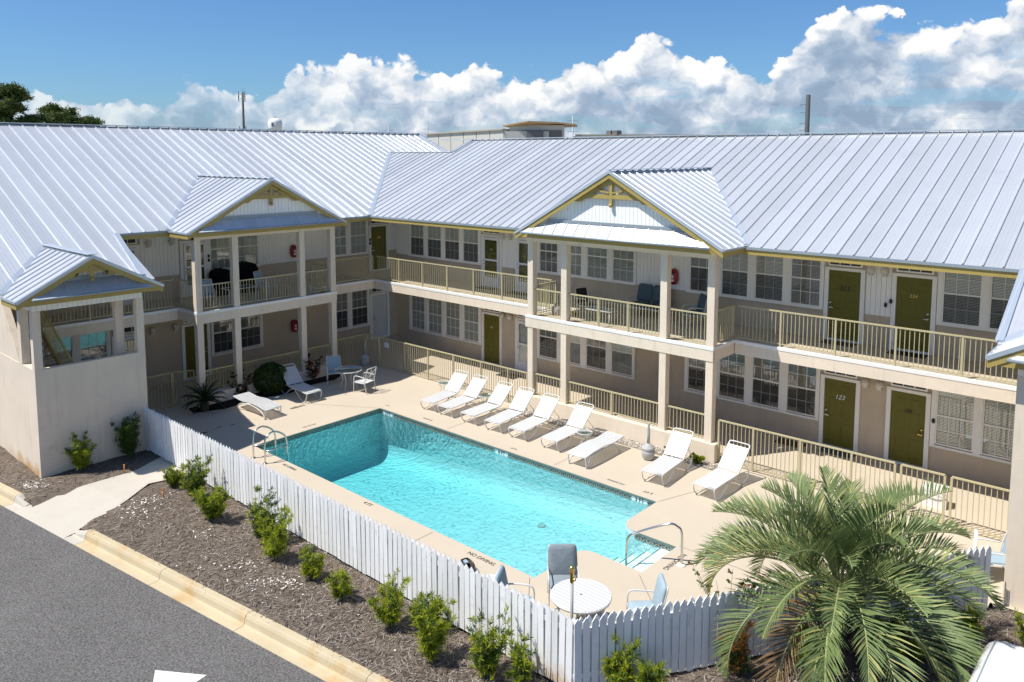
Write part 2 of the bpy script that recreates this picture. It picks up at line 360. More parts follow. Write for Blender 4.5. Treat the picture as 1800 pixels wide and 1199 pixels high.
def text_mesh(body, size, depth=.004, shear=0.0):
    cu = bpy.data.curves.new('lettering', 'FONT'); cu.body = body; cu.size = size; cu.extrude = depth; cu.shear = shear; cu.align_x = 'CENTER'; cu.align_y = 'CENTER'
    ob = bpy.data.objects.new('lettering', cu); COL.objects.link(ob)
    dg = bpy.context.evaluated_depsgraph_get(); me = bpy.data.meshes.new_from_object(ob.evaluated_get(dg))
    bpy.data.objects.remove(ob); bpy.data.curves.remove(cu); return me
def lettering(name, body, size, m, parent, loc, rot, shear=0.0, depth=.004):
    me = text_mesh(body, size, depth, shear); me.materials.clear(); me.materials.append(MATS[m]); return put(name, me, parent, loc, rot)

# ================================================================== THE SETTING
# pool outline (counter-clockwise), with the step bay
def arc(cx, cy, r, a0, a1, n=6): return [(cx + r * math.cos(R(a0 + (a1 - a0) * i / n)), cy + r * math.sin(R(a0 + (a1 - a0) * i / n))) for i in range(n + 1)]
PX0, PX1, PY0, PY1 = -22.0, -10.43, 12.38, 17.39
BX1, BY0, BY1 = -8.82, 14.13, 15.62
POOL = [(PX0, PY0), (PX1, PY0)] + arc(PX1 + .30, BY0 - .30, .30, 180, 90) + [(BX1, BY0), (BX1, BY1)] + arc(PX1 + .45, BY1 + .45, .45, 270, 180) + [(PX1, PY1), (PX0, PY1)]

def holed(name, outer, inner, z, m, kind='structure', parent=None):
    bm = bmesh.new(); es = []
    for loop in (outer, inner):
        vs = [bm.verts.new((x, y, z)) for x, y in loop]
        es += [bm.edges.new((vs[i], vs[(i + 1) % len(vs)])) for i in range(len(vs))]
    bmesh.ops.triangle_fill(bm, use_beauty=True, edges=es)
    for f in bm.faces:
        if f.normal.z < 0: f.normal_flip()
    me = bpy.data.meshes.new(name); bm.to_mesh(me); bm.free(); me.materials.append(MATS[m])
    return props(put(name, me, parent), kind=kind)
hole = [(x, y) for x, y in POOL]
BEDS = [(-24.3, 10.05), (-7.56, 10.05), (-2.85, 17.6), (-2.85, 17.9), (4, 17.9), (4, 24.6), (-29.4, 24.6), (-29.4, 33), (-30.9, 33), (-30.9, 7.15), (-24.4, 7.15)]
deck = holed('pool_deck', BEDS, hole, 0.0, 'concrete')
bigm = MB(); big_hole = [(-40, -60), (40, -60), (40, 60), (-40, 60)]
MB().slab([(-1500, -900), (900, -900), (900, 1500), (-1500, 1500)], -2.6, -2.5).build('ground', 'ground')
props(bpy.data.objects['ground'], kind='structure')
hard = holed('ground', [(-300, -200), (200, -200), (200, 300), (-300, 300)], hole, -0.36, 'ground')
# deck joints
for (a, b) in (((PX1 + .02, PY1 + .03), (-9.35, 20.5)), ((-24.6, 15.8), (-22.06, 17.3)), ((-10.5, 12.3), (-9.2, 10.7)), ((-8.8, 14.0), (-6.9, 12.2)), ((-13.6, 12.3), (-13.6, 10.1)), ((-18.6, 17.5), (-18.6, 20.7)), ((-14.0, 17.5), (-14.0, 20.4)), ((-8.78, 15.7), (-4.2, 15.7)), ((-28, 20.9), (-24.4, 20.9))):
    p, q = Vector((*a, 0)), Vector((*b, 0)); n = (q - p).normalized().cross(Vector((0, 0, 1))) * .007
    MB().quad(p - n + Vector((0, 0, .004)), q - n + Vector((0, 0, .004)), q + n + Vector((0, 0, .004)), p + n + Vector((0, 0, .004))).build('joint', 'joint', deck)

# road, gutter and kerb along a line that is not quite parallel to the fence
K0 = Vector((-27.0, 5.43, 0)); KD = Vector((14.0, 1.88, 0)).normalized(); KN = Vector((-KD.y, KD.x, 0))     # KN points to the bed
def kp(s, t, z): p = K0 + KD * s + KN * t; return (p.x, p.y, z)
MB().quad(kp(-80, -.02, -.2), kp(-80, -60, -.2), kp(120, -60, -.2), kp(120, -.02, -.2)).build('road', 'asphalt'); road = bpy.data.objects['road']; props(road, kind='structure')
kerb = empty('kerb'); props(kerb, kind='structure')
def kerb_piece(s0, s1, h0=.0, h1=.0, m='curb'):
    # gutter pan, rolled face, top; profile (t, z)
    prof = [(-.02, -.30), (-.02, -.192), (.20, -.200), (.235, -.17), (.26, -.06), (.29, -.01), (.33, .0), (.45, .0), (.45, -.30)]
    mb = MB(); n = len(prof)
    vs = [kp(s0 + .006, t, z if z < -.15 else z - h0) for t, z in prof] + [kp(s1 - .006, t, z if z < -.15 else z - h1) for t, z in prof]
    mb.add(vs, [tuple(range(n)), tuple(range(2 * n - 1, n - 1, -1))] + [(i, i + 1, n + i + 1, n + i) for i in range(n - 1)])
    mb.build('kerb_stone', m, kerb)
def ks(x, y): d = Vector((x, y, 0)) - K0; return d.dot(KD)
S_A, S_B = ks(-22.95, 6.1), ks(-20.35, 6.7)
for s1 in (S_A - .55,): 
    s = s1
    for k in range(7): kerb_piece(s - 3.6, s); s -= 3.6
kerb_piece(S_A - .55, S_A, 0, .14, 'path_concrete')
kerb_piece(S_B - .1, S_B + .45, .14, 0, 'path_concrete')
s = S_B + .45
for L in (3.15, 2.95, 3.35, 3.0, 3.2, 3.1, 3.2, 3.0): kerb_piece(s, s + L); s += L
# walking path through the bed down to the road
ramp = MB()
L_ = [kp(S_A + .0, -.02, -.196), kp(S_A - .05, .45, -.15), (-22.85, 7.7, .0), (-22.80, 9.0, .012), (-23.3, 10.03, .012)]
R_ = [kp(S_B - .1, -.02, -.196), kp(S_B - .1, .45, -.15), (-20.95, 8.0, .0), (-21.6, 8.9, .012), (-21.3, 10.03, .012)]
for i in range(4): ramp.quad(L_[i], R_[i], R_[i + 1], L_[i + 1])
props(ramp.build('path', 'path_concrete'), kind='structure')

# planting bed: an uneven sheet between kerb and fences
def bed_height(x, y):
    n = .018 * math.sin(x * 3.1 + y * 1.7) + .014 * math.sin(x * 7.3 - y * 5.1) + .01 * math.sin(x * 13 + y * 11)
    return -0.012 + n * .7
ss_ = np.arange(-6, 38, .15); ts_ = np.concatenate([[.36, .41], np.arange(.47, 13.5, .13)])
V = []; idx = -np.ones((len(ss_), len(ts_)), int); F = []
def fence_side(x, y):                                              # >0: inside the pool yard
    if x < -7.56: return (y - 10.12) if x > -24.2 else -1
    d = np.array([-2.9 + 7.56, 7.5]); return (-(x + 7.56) * d[1] + (y - 10.0) * d[0]) / np.hypot(*d) - .12
def kerb_side(x, y): d = Vector((x, y, 0)) - K0; return d.dot(KN)
for i, s0_ in enumerate(ss_):
    for j, ks_ in enumerate(ts_):
        x, y, _ = kp(s0_, ks_, 0)
        if fence_side(x, y) < .0 and y < 18.1 and x < 4:
            z_ = bed_height(x, y)
            if ks_ < .44: z_ = -.06
            lx = np.interp(y, [5.8, 7.7, 9.0, 10.03], [-22.95, -22.85, -22.8, -23.3]); rx = np.interp(y, [6.6, 8.0, 8.9, 10.03], [-20.3, -20.95, -21.6, -21.3])
            if lx + .06 < x < rx - .06: z_ = np.interp(ks_, [0, .45, 1.6], [-.26, -.20, -.05])
            idx[i, j] = len(V); V.append((x, y, z_))
for i in range(len(ss_) - 1):
    for j in range(len(ts_) - 1):
        q = (idx[i, j], idx[i + 1, j], idx[i + 1, j + 1], idx[i, j + 1])
        if min(q) >= 0:
            xm, ym = (V[q[0]][0] + V[q[2]][0]) / 2, (V[q[0]][1] + V[q[2]][1]) / 2
            if xm < -24.4 and ym > 7.15: continue
            F.append(q)
me = bpy.data.meshes.new('planting_bed'); me.from_pydata(V, [], F); me.materials.append(MATS['mulch'])
me.polygons.foreach_set('use_smooth', [True] * len(F)); bed = props(put('planting_bed', me), kind='structure')
FC = np.array([np.mean([V[k] for k in f], axis=0) for f in F]); FC = FC[FC[:, 2] > -.035]
# pine straw and shell bits lying on it
def scatter(name, count, L, W, mats, flat=.25, nearbias=True, label=None, cat=None, centers=None, lift=.006):
    src = FC
    wgt = 1 / np.maximum(6, np.hypot(src[:, 0], src[:, 1])) ** 1.6
    if centers is not None:
        wgt = sum(np.exp(-((src[:, 0] - cx) ** 2 / (2 * sx * sx) + (src[:, 1] - cy) ** 2 / (2 * sy * sy))) * k for cx, cy, sx, sy, k in centers) + 1e-6
    k = rng.choice(len(src), count, p=wgt / wgt.sum()); P = src[k].copy()
    P[:, :2] += rng.uniform(-.09, .09, (count, 2)); P[:, 2] += lift + rng.uniform(0, .02, count)
    a = rng.uniform(0, 2 * np.pi, count); tl = rng.normal(0, flat, count)
    D = np.stack([np.cos(a), np.sin(a), tl], 1); S = np.stack([-np.sin(a), np.cos(a), rng.normal(0, .2, count)], 1)
    l = rng.uniform(*L, count)[:, None]; w_ = rng.uniform(*W, count)[:, None]
    vs = np.concatenate([P - D * l / 2 - S * w_ / 2, P + D * l / 2 - S * w_ / 2, P + D * l / 2 + S * w_ / 2, P - D * l / 2 + S * w_ / 2], 1).reshape(-1, 3)
    me = bpy.data.meshes.new(name); me.from_pydata(vs.tolist(), [], np.arange(count * 4).reshape(-1, 4).tolist())
    for m in mats: me.materials.append(MATS[m])
    me.polygons.foreach_set('material_index', rng.integers(0, len(mats), count).tolist())
    return props(put(name, me), label, cat, kind='stuff')
scatter('pine_straw', 52000, (.06, .18), (.006, .015), ['straw_a', 'straw_b', 'straw_b', 'straw_c'], label='loose brown pine straw strewn over the planting bed', cat='straw')
scatter('shell_bits', 430, (.02, .06), (.012, .035), ['shell'], flat=.3, label='white shell chips scattered in patches over the bed', cat='shells', lift=.012,
        centers=[(-20.5, 8.3, .16, .4, .9), (-19.9, 8.0, .25, .2, .5), (-17.6, 8.5, .22, .16, .5), (-15.6, 8.45, .35, .14, 1.0), (-14.35, 8.6, .25, .18, 1.1), (-14.7, 8.2, .2, .12, .7), (-12.9, 8.4, .14, .14, .5), (-23.9, 6.75, .20, .10, 2.6), (-16, 8.4, 3, .5, .012), (-2.9, 16.2, .22, .2, .8), (-3.2, 15.0, 1.5, 1.2, .02)])
# painted arrow on the road
MB().add([(-13.78, 5.64, -.195), (-12.95, 6.20, -.195), (-12.75, 5.05, -.195), (-13.05, 5.22, -.195), (-12.3, 4.1, -.195), (-12.62, 3.9, -.195)], [(0, 2, 1), (2, 3, 5, 4)]).build('painted_arrow', 'road_paint', road)

# ================================================================== POOL
pool = empty('swimming_pool', (0, 0, 0), 0, 'turquoise swimming pool with patterned waterline tiles and corner steps', 'pool')
mb = MB(); n = len(POOL)
def floor_z(x): return -1.85 + (x - PX0) / (PX1 - PX0) * .85
basin = []
for x, y in POOL: basin.append((x, y, floor_z(min(x, PX1))))
vs = [(x, y, -.004) for x, y in POOL] + basin
mb.add(vs, [(i, (i + 1) % n, n + (i + 1) % n, n + i) for i in range(n)])
mb.add([(PX0, PY0, -1.85), (PX1, PY0, -1.0), (PX1, PY1, -1.0), (PX0, PY1, -1.85)], [(0, 1, 2, 3)])
mb.add([(PX1, BY0 - .3, -1.0), (BX1, BY0 - .3, -1.0), (BX1, BY1 + .5, -1.0), (PX1, BY1 + .5, -1.0)], [(0, 1, 2, 3)])
mb.build('basin', 'plaster_pool', pool)
# cove where walls meet the floor
mb = MB()
for (a, b, nx, ny) in (((PX0, PY1), (PX1, PY1), 0, -1), ((PX0, PY0), (PX0, PY1), 1, 0), ((PX0, PY0), (PX1, PY0), 0, 1)):
    seg = 5
    for i in range(seg):
        t0, t1 = i / seg, (i + 1) / seg
        f = lambda t: (.55 * (1 - math.cos(t * math.pi / 2)), .55 * (1 - math.sin(t * math.pi / 2)))
        (d0, h0), (d1, h1) = f(t0), f(t1)
        d0, d1 = .55 - .55 * math.sin((1 - t0) * math.pi / 2) , .55 - .55 * math.sin((1 - t1) * math.pi / 2)
        h0, h1 = .55 - .55 * math.cos((1 - t0) * math.pi / 2), .55 - .55 * math.cos((1 - t1) * math.pi / 2)
        mb.quad((a[0] + nx * (d0 + .004), a[1] + ny * (d0 + .004), floor_z(a[0]) + h0 + .004), (b[0] + nx * (d0 + .004), b[1] + ny * (d0 + .004), floor_z(b[0]) + h0 + .004),
                (b[0] + nx * (d1 + .004), b[1] + ny * (d1 + .004), floor_z(b[0]) + h1 + .004), (a[0] + nx * (d1 + .004), a[1] + ny * (d1 + .004), floor_z(a[0]) + h1 + .004))
mb.build('cove', 'plaster_pool', pool)
WZ = -.13
mb = MB(); inset = [(x + (.003 if x < -15 else -.003), y + (.003 if y < 15 else -.003)) for x, y in POOL]
mb.slab(inset, -2.2, WZ); mb.build('water', 'water', pool)
# waterline tiles, each a square with a raised ring
TS = .152
def tile_mesh():
    mb = MB(); h = TS / 2 - .004
    mb.add([(-h, 0, -h), (h, 0, -h), (h, 0, h), (-h, 0, h), (-h, -.008, -h), (h, -.008, -h), (h, -.008, h), (-h, -.008, h)], [(4, 5, 6, 7), (0, 1, 5, 4), (1, 2, 6, 5), (2, 3, 7, 6), (3, 0, 4, 7)])
    mb.mi = 1; k = 10
    ro = [(h * .86 * math.cos(2 * math.pi * i / k), -.013, h * .86 * math.sin(2 * math.pi * i / k)) for i in range(k)]
    ri = [(p[0] * .62, p[1], p[2] * .62) for p in ro]
    mb.add(ro + ri, [(i, (i + 1) % k, k + (i + 1) % k, k + i) for i in range(k)])
    mb.mi = 1
    for sx_ in (-1, 1):
        for sz_ in (-1, 1): mb.add([(sx_ * h, -.011, sz_ * h), (sx_ * h * .55, -.011, sz_ * h), (sx_ * h, -.011, sz_ * h * .55)], [(0, 1, 2)])
    return mb.mesh('tile', ['tile_dark', 'tile_light'])
tm = tile_mesh()
def tiles(p, q, rot, skip=()):
    L = math.dist(p, q); k = int(L / TS)
    for i in range(k):
        s_ = (i + .5) / k
        x, y = p[0] + (q[0] - p[0]) * s_, p[1] + (q[1] - p[1]) * s_
        if any(a < x < b for a, b in skip): continue
        put('tile', tm, pool, (x, y, -.11), (0, 0, rot))
tiles((PX0, PY1 - .003), (PX1, PY1 - .003), 0, skip=[(-11.22, -10.68), (-16.3, -15.7), (-21.8, -21.3)])
tiles((PX0 + .003, PY0), (PX0 + .003, PY1), R(90))
tiles((PX1 + .45, BY1 - .003), (BX1, BY1 - .003), 0)
tiles((PX1 - .003, BY1 + .45), (PX1 - .003, PY1), R(-90))
mb = MB(); mb.box(PX0, PX1, PY1 - .05, PY1 + .0, -.034, -.002); mb.box(PX0, PX0 + .05, PY0, PY1 - .05, -.034, -.002); mb.box(PX1 + .45, BX1, BY1 - .05, BY1, -.034, -.002)
mb.build('coping_edge', 'tile_green', pool)
for x, tx in ((-10.95, '3 FT'), (-16.0, '4 FT'), (-21.55, '5 FT')):
    MB().box(-.26, .26, -.01, 0, -.075, .075).build('depth_plate', 'white_plain', pool, (x, PY1 - .003, -.11))
    lettering('depth_mark', tx, .16, 'black', pool, (x, PY1 - .018, -.11), (R(90), 0, 0))
for x, y, tx, rz, sz in ((-16.02, 12.2, '4 FT', 0, .17), (-11.85, 12.18, 'NO DIVING', 0, .16), (-19.7, 12.18, 'NO DIVING', 0, .13), (-8.5, 15.0, 'NO DIVING', R(-90), .17), (-15.75, 17.68, '4 FT', R(180), .13), (-19.8, 17.72, 'NO DIVING', R(180), .09), (-11.95, 17.72, 'NO DIVING', R(180), .11), (-10.9, 17.74, '3 FT', R(180), .16), (-22.3, 14.6, 'NO DIVING', R(90), .10), (-22.0, 17.75, '5 FT', R(180), .10)):
    lettering('depth_mark', tx, sz, 'black', deck, (x, y, .005), (0, 0, rz), depth=.001)
# steps in the bay
for k in range(4):
    x1 = BX1 - .02 - k * .40; z = -.17 - k * .22
    st = MB().box(x1 - .40, x1, BY0 + .006, BY1 - .006, -.99, z).build('step', 'step_white', pool)
    MB().box(x1 - .405, x1 - .375, BY0 + .01, BY1 - .01, z - .02, z + .004).build('nosing', 'tile_green', st)
for (x, y) in ((-13.4, 16.2),):
    MB().lathe([(.12, 0), (.12, .02), (.09, .03), (.07, .02), (.02, .02)], 20).build('drain', 'umb_grey', pool, (x, y, floor_z(x) + .01))
# stainless ladder and handrail
lad = empty('pool_ladder', (-20.8, 11.85, 0), 0, 'stainless steel pool ladder with two arched rails', 'ladder')
for dx in (-.33, .33):
    MB().tube(curve([(dx, 0, 0), (dx, 0, .60), (dx, .08, .82), (dx, .32, .90), (dx, .62, .74), (dx, .74, .50), (dx, .76, -.1), (dx, .76, -1.1)]), .026).build('rail', 'steel', lad)
    MB().tube([(dx, 0, .36), (dx, .75, .36)], .022).build('cross_bar', 'steel', lad)
    MB().lathe([(.07, 0), (.07, .012), (.03, .03)], 14, (dx, 0, 0)).build('flange', 'steel', lad)
for z in (-.35, -.65, -.95): MB().box(-.33, .33, .68, .78, z, z + .03).build('tread', 'steel', lad)
hr = empty('pool_handrail', (-8.31, 14.96, 0), 0, 'single bent stainless handrail rising over the pool steps', 'handrail')
MB().tube(curve([(0, 0, 0), (0, 0, .72), (-.10, -.05, .90), (-.28, -.16, .93), (-.85, -.42, .66), (-1.05, -.55, .50), (-1.08, -.57, .1), (-1.08, -.57, -.66)]), .028, 10).build('rail', 'steel', hr)
MB().lathe([(.10, 0), (.10, .015), (.05, .04)], 16).build('flange', 'white_plain', hr)

# ================================================================== WINGS (local frame: x along the facade, -y out of it, z up)
ZF = 3.42                                                          # upper floor
def window_meshes():
    W, H = .90, 1.65; h2 = H / 2; d = {}
    mb = MB()
    for x0, x1, z0, z1 in ((-W / 2 - .035, -W / 2, -.035, H + .03), (W / 2, W / 2 + .035, -.035, H + .03), (-W / 2, W / 2, -.035, 0), (-W / 2, W / 2, H, H + .03)): mb.box(x0, x1, -.062, -.004, z0, z1)
    mb.box(-W / 2, W / 2, -.058, -.012, h2 - .022, h2 + .022)
    d['window'] = mb.mesh('window', 'trim')
    pw, ph = W / 3, (h2 - .022) / 2
    d['pane'] = MB().quad((-pw / 2 + .007, -.032, -ph / 2 + .007), (pw / 2 - .007, -.032, -ph / 2 + .007), (pw / 2 - .007, -.032, ph / 2 - .007), (-pw / 2 + .007, -.032, ph / 2 - .007)).mesh('pane', 'pane_glass')
    mb = MB()
    for s_ in (0, 1):
        z0 = s_ * (h2 + .022)
        for k in (1, 2): mb.box(-W / 2 + k * pw - .008, -W / 2 + k * pw + .008, -.042, -.028, z0, z0 + 2 * ph)
        mb.box(-W / 2, W / 2, -.0415, -.0285, z0 + ph - .008, z0 + ph + .008)
    d['muntin'] = mb.mesh('muntin', 'storm_white')
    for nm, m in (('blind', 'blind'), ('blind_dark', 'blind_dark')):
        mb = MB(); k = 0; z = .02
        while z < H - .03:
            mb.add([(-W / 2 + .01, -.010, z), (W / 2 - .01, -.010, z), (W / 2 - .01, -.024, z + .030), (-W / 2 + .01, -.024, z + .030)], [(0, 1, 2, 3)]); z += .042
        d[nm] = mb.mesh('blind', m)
    mb = MB()
    for k in range(18):
        x0 = -W / 2 + k * W / 18; mb.add([(x0, -.008, .02), (x0 + W / 36, -.024, .02), (x0 + W / 18, -.008, .02), (x0, -.008, H - .02), (x0 + W / 36, -.024, H - .02), (x0 + W / 18, -.008, H - .02)], [(0, 1, 4, 3), (1, 2, 5, 4)])
    d['curtain'] = mb.mesh('curtain', 'blind')
    d['screen'] = MB().quad((-W / 2 + .004, -.049, 0), (W / 2 - .004, -.049, 0), (W / 2 - .004, -.049, h2 - .024), (-W / 2 + .004, -.049, h2 - .024)).mesh('insect_screen', 'screen')
    d['back'] = MB().box(-W / 2, W / 2, -.006, -.003, 0, H).mesh('room_shade_panel', 'room_shade')  # flat dark sheet on the solid wall, painted as an unlit room
    d['pw'], d['ph'], d['h2'] = pw, ph, h2
    return d
WM = window_meshes()
def add_window(root, u, z, style='blind', screen=True):
    wn = put('window', WM['window'], root, (u, 0, z))
    for s_ in (0, 1):
        for r_ in (0, 1):
            for c_ in range(3): put('pane', WM['pane'], wn, (-.45 + WM['pw'] * (c_ + .5), 0, s_ * (WM['h2'] + .022) + WM['ph'] * (r_ + .5)))
    put('muntin', WM['muntin'], wn); put(style if style == 'curtain' else 'blind', WM[style], wn); put('room_shade_panel', WM['back'], wn)
    if screen: put('insect_screen', WM['screen'], wn)
def door_mesh(wd, m):
    mb = MB(); H = 2.16; mb.box(-wd / 2, wd / 2, -.035, -.004, 0, H)
    for (x0, x1) in ((-wd * .36, -wd * .06), (wd * .06, wd * .36)):
        for (z0, z1) in ((.16, .78), (.96, 1.58), (1.74, 1.98)):
            o, i = .0, .035
            P = [(x0, z0), (x1, z0), (x1, z1), (x0, z1)]; Q = [(x0 + i, z0 + i), (x1 - i, z0 + i), (x1 - i, z1 - i), (x0 + i, z1 - i)]
            mb.add([(a, -.0352, b) for a, b in P] + [(a, -.047, b) for a, b in Q], [(k, (k + 1) % 4, 4 + (k + 1) % 4, 4 + k) for k in range(4)] + [(4, 5, 6, 7)])
    return mb.mesh('door', m)
DM = {'olive': door_mesh(.92, 'olive_door'), 'grey': door_mesh(.92, 'grey_door')}
cas = MB(); 
for x0, x1, z0, z1 in ((-.60, -.475, -.02, 2.26), (.475, .60, -.02, 2.26), (-.475, .475, 2.17, 2.26)): cas.box(x0, x1, -.07, -.002, z0, z1)
CAS = cas.mesh('door_casing', 'trim')
THR = MB().box(-.475, .475, -.10, -.002, -.06, -.002).mesh('threshold', 'storm_white')
TRN = MB().box(-.50, .50, -.055, -.006, 2.32, 2.60).mesh('transom', 'trim')
TRG = MB().box(-.45, .45, -.060, -.056, 2.37, 2.55).mesh('pane', 'room_shade')
KNOB = MB().lathe([(.035, 0), (.035, .01), (.014, .014), (.014, .05), (.03, .055), (.032, .075), (.015, .085)], 12)
def knob_mesh(m): return KNOB.mesh('handle', m)
KM = {'nickel': knob_mesh('nickel'), 'brass': knob_mesh('brass')}
def add_door(root, u, z, kind='olive', num=None, nm='black', shear=0., side=-1, metal='nickel', storm=False, nsize=.15):
    d = put('door', DM[kind], root, (u, 0, z + .04))
    put('door_casing', CAS, root, (u, 0, z + .02)); put('threshold', THR, root, (u, 0, z + .06))
    tr = put('transom', TRN, root, (u, 0, z)); 
    for k in range(3): 
        g = put('pane', TRG, tr, ((k - 1) * .31, 0, 0)); g.scale = (.31, 1, 1)
    for dz in (.98, 1.13): put('handle', KM[metal], d, (side * .40, -.035, dz), (R(90), 0, 0))
    MB().box(-.06, .06, -.075, -.06, -.012, .012).build('lever', metal, d, (side * .36, -.035, .98))
    if num: lettering('number', num, nsize, nm, d, (0, -.052, 1.60), (R(90), 0, 0), shear)
    if storm:
        s_ = MB()
        for x0, x1, z0, z1 in ((-.465, -.36, .0, 2.15), (.36, .465, .0, 2.15), (-.36, .36, 2.03, 2.15), (-.36, .36, 1.12, 1.20), (-.36, .36, 0, .42)): s_.box(x0, x1, -.105, -.075, z0, z1)
        st = s_.build('storm_door', 'storm_white', root, (u, 0, z + .03))
        for z0, z1 in ((.42, 1.12), (1.20, 2.03)): MB().quad((-.36, -.091, z0), (.36, -.091, z0), (.36, -.091, z1), (-.36, -.091, z1)).build('pane', 'pane_glass', st)
GL = MB().lathe([(.03, -.10), (.08, -.08), (.12, -.02), (.125, .03), (.10, .09), (.05, .13), (.01, .14)], 16).mesh('wall_lamp', 'globe')
GB = MB().box(-.06, .06, .0, .13, -.16, -.06).mesh('lamp_base', 'globe')
def add_lamp(root, u, z): l = put('wall_lamp', GL, root, (u, -.14, z)); put('lamp_base', GB, l)
BAL = MB().box(-.009, .009, -.009, .009, 0, 1).mesh('baluster', 'rail_paint'); POST = MB().box(-.026, .026, -.026, .026, 0, 1).mesh('post', 'rail_paint')
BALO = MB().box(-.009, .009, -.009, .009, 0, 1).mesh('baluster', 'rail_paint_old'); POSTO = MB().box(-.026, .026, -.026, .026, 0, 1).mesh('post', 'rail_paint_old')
def railing(p, q, z, h, parent, posts=(), old=False, spacing=.118, top=None, ends=True):
    """one straight run: rail mesh plus a post and baluster object each; p,q in the parent's frame"""
    m = 'rail_paint_old' if old else 'rail_paint'; L = math.dist(p, q); dx, dy = (q[0] - p[0]) / L, (q[1] - p[1]) / L
    mb = MB(); mb.beam((p[0], p[1], z + h - .02), (q[0], q[1], z + h - .02), .055, .04); mb.beam((p[0], p[1], z + .10), (q[0], q[1], z + .10), .03, .03)
    if parent is None: return
    r = mb.build('railing' if top is None else 'rail', m, parent)
    tgt = r if top is None else parent
    pp = list(posts) + ([0, 1] if ends else [])
    for t in pp: o = put('post', POSTO if old else POST, tgt, (p[0] + dx * L * t, p[1] + dy * L * t, z)); o.scale = (1, 1, h - .04)
    n_ = int(L / spacing)
    for i in range(1, n_):
        s_ = i / n_
        if any(abs(s_ - t) * L < .045 for t in pp): continue
        o = put('baluster', BALO if old else BAL, tgt, (p[0] + dx * L * s_, p[1] + dy * L * s_, z + .10)); o.scale = (1, 1, h - .13)
    return r
def siding(root, u0, u1, z0, z1, y=-.02, board=.145, m='siding', name='siding', zf=None):
    mb = MB(); n_ = max(1, round((u1 - u0) / board)); w_ = (u1 - u0) / n_
    for k in range(n_):
        a, b = u0 + k * w_ + .005, u0 + (k + 1) * w_ - .005
        if zf is None: mb.box(a, b, y, y + .018, z0, z1)
        else:
            za, zb = zf(a), zf(b)
            if max(za, zb) <= z0 + .01: continue
            mb.extrude([(a, y, z0), (b, y, z0), (b, y, max(zb, z0 + .005)), (a, y, max(za, z0 + .005))], (0, .018, 0))
    return mb.build(name, m, root)
def strip(root, name, bl, br, tr, tl, m='roof_metal', rib=.048, ribw=.02, minor=True):
    """one roof panel with its standing seam on the left edge"""
    bl, br, tr, tl = map(Vector, (bl, br, tr, tl)); wd = max((br - bl).length, (tr - tl).length)
    nrm = (br - bl if (br - bl).length > .01 else tr - tl).cross(tl - bl if (tl - bl).length > .01 else tr - br).normalized()
    if nrm.z < 0: nrm = -nrm
    prof = [(0, 0), (.024, rib), (.024 + ribw, rib), (.026 + ribw, 0)]
    if minor:
        for k in (1, 2, 3):
            c = ribw + (wd - ribw) * k / 4; prof += [(c - .022, 0), (c, .004), (c + .022, 0)]
    prof.append((wd, 0)); n_ = len(prof)
    vs = [bl.lerp(br, o / wd) + nrm * h for o, h in prof] + [tl.lerp(tr, o / wd) + nrm * h for o, h in prof]
    mb = MB(); mb.add(vs, [(i, i + 1, n_ + i + 1, n_ + i) for i in range(n_ - 1)]); return mb.build(name, m, root)
PIT = .428; EV = 2.65; EZ = 6.416
def wmain(v): return EZ + PIT * (EV - v)
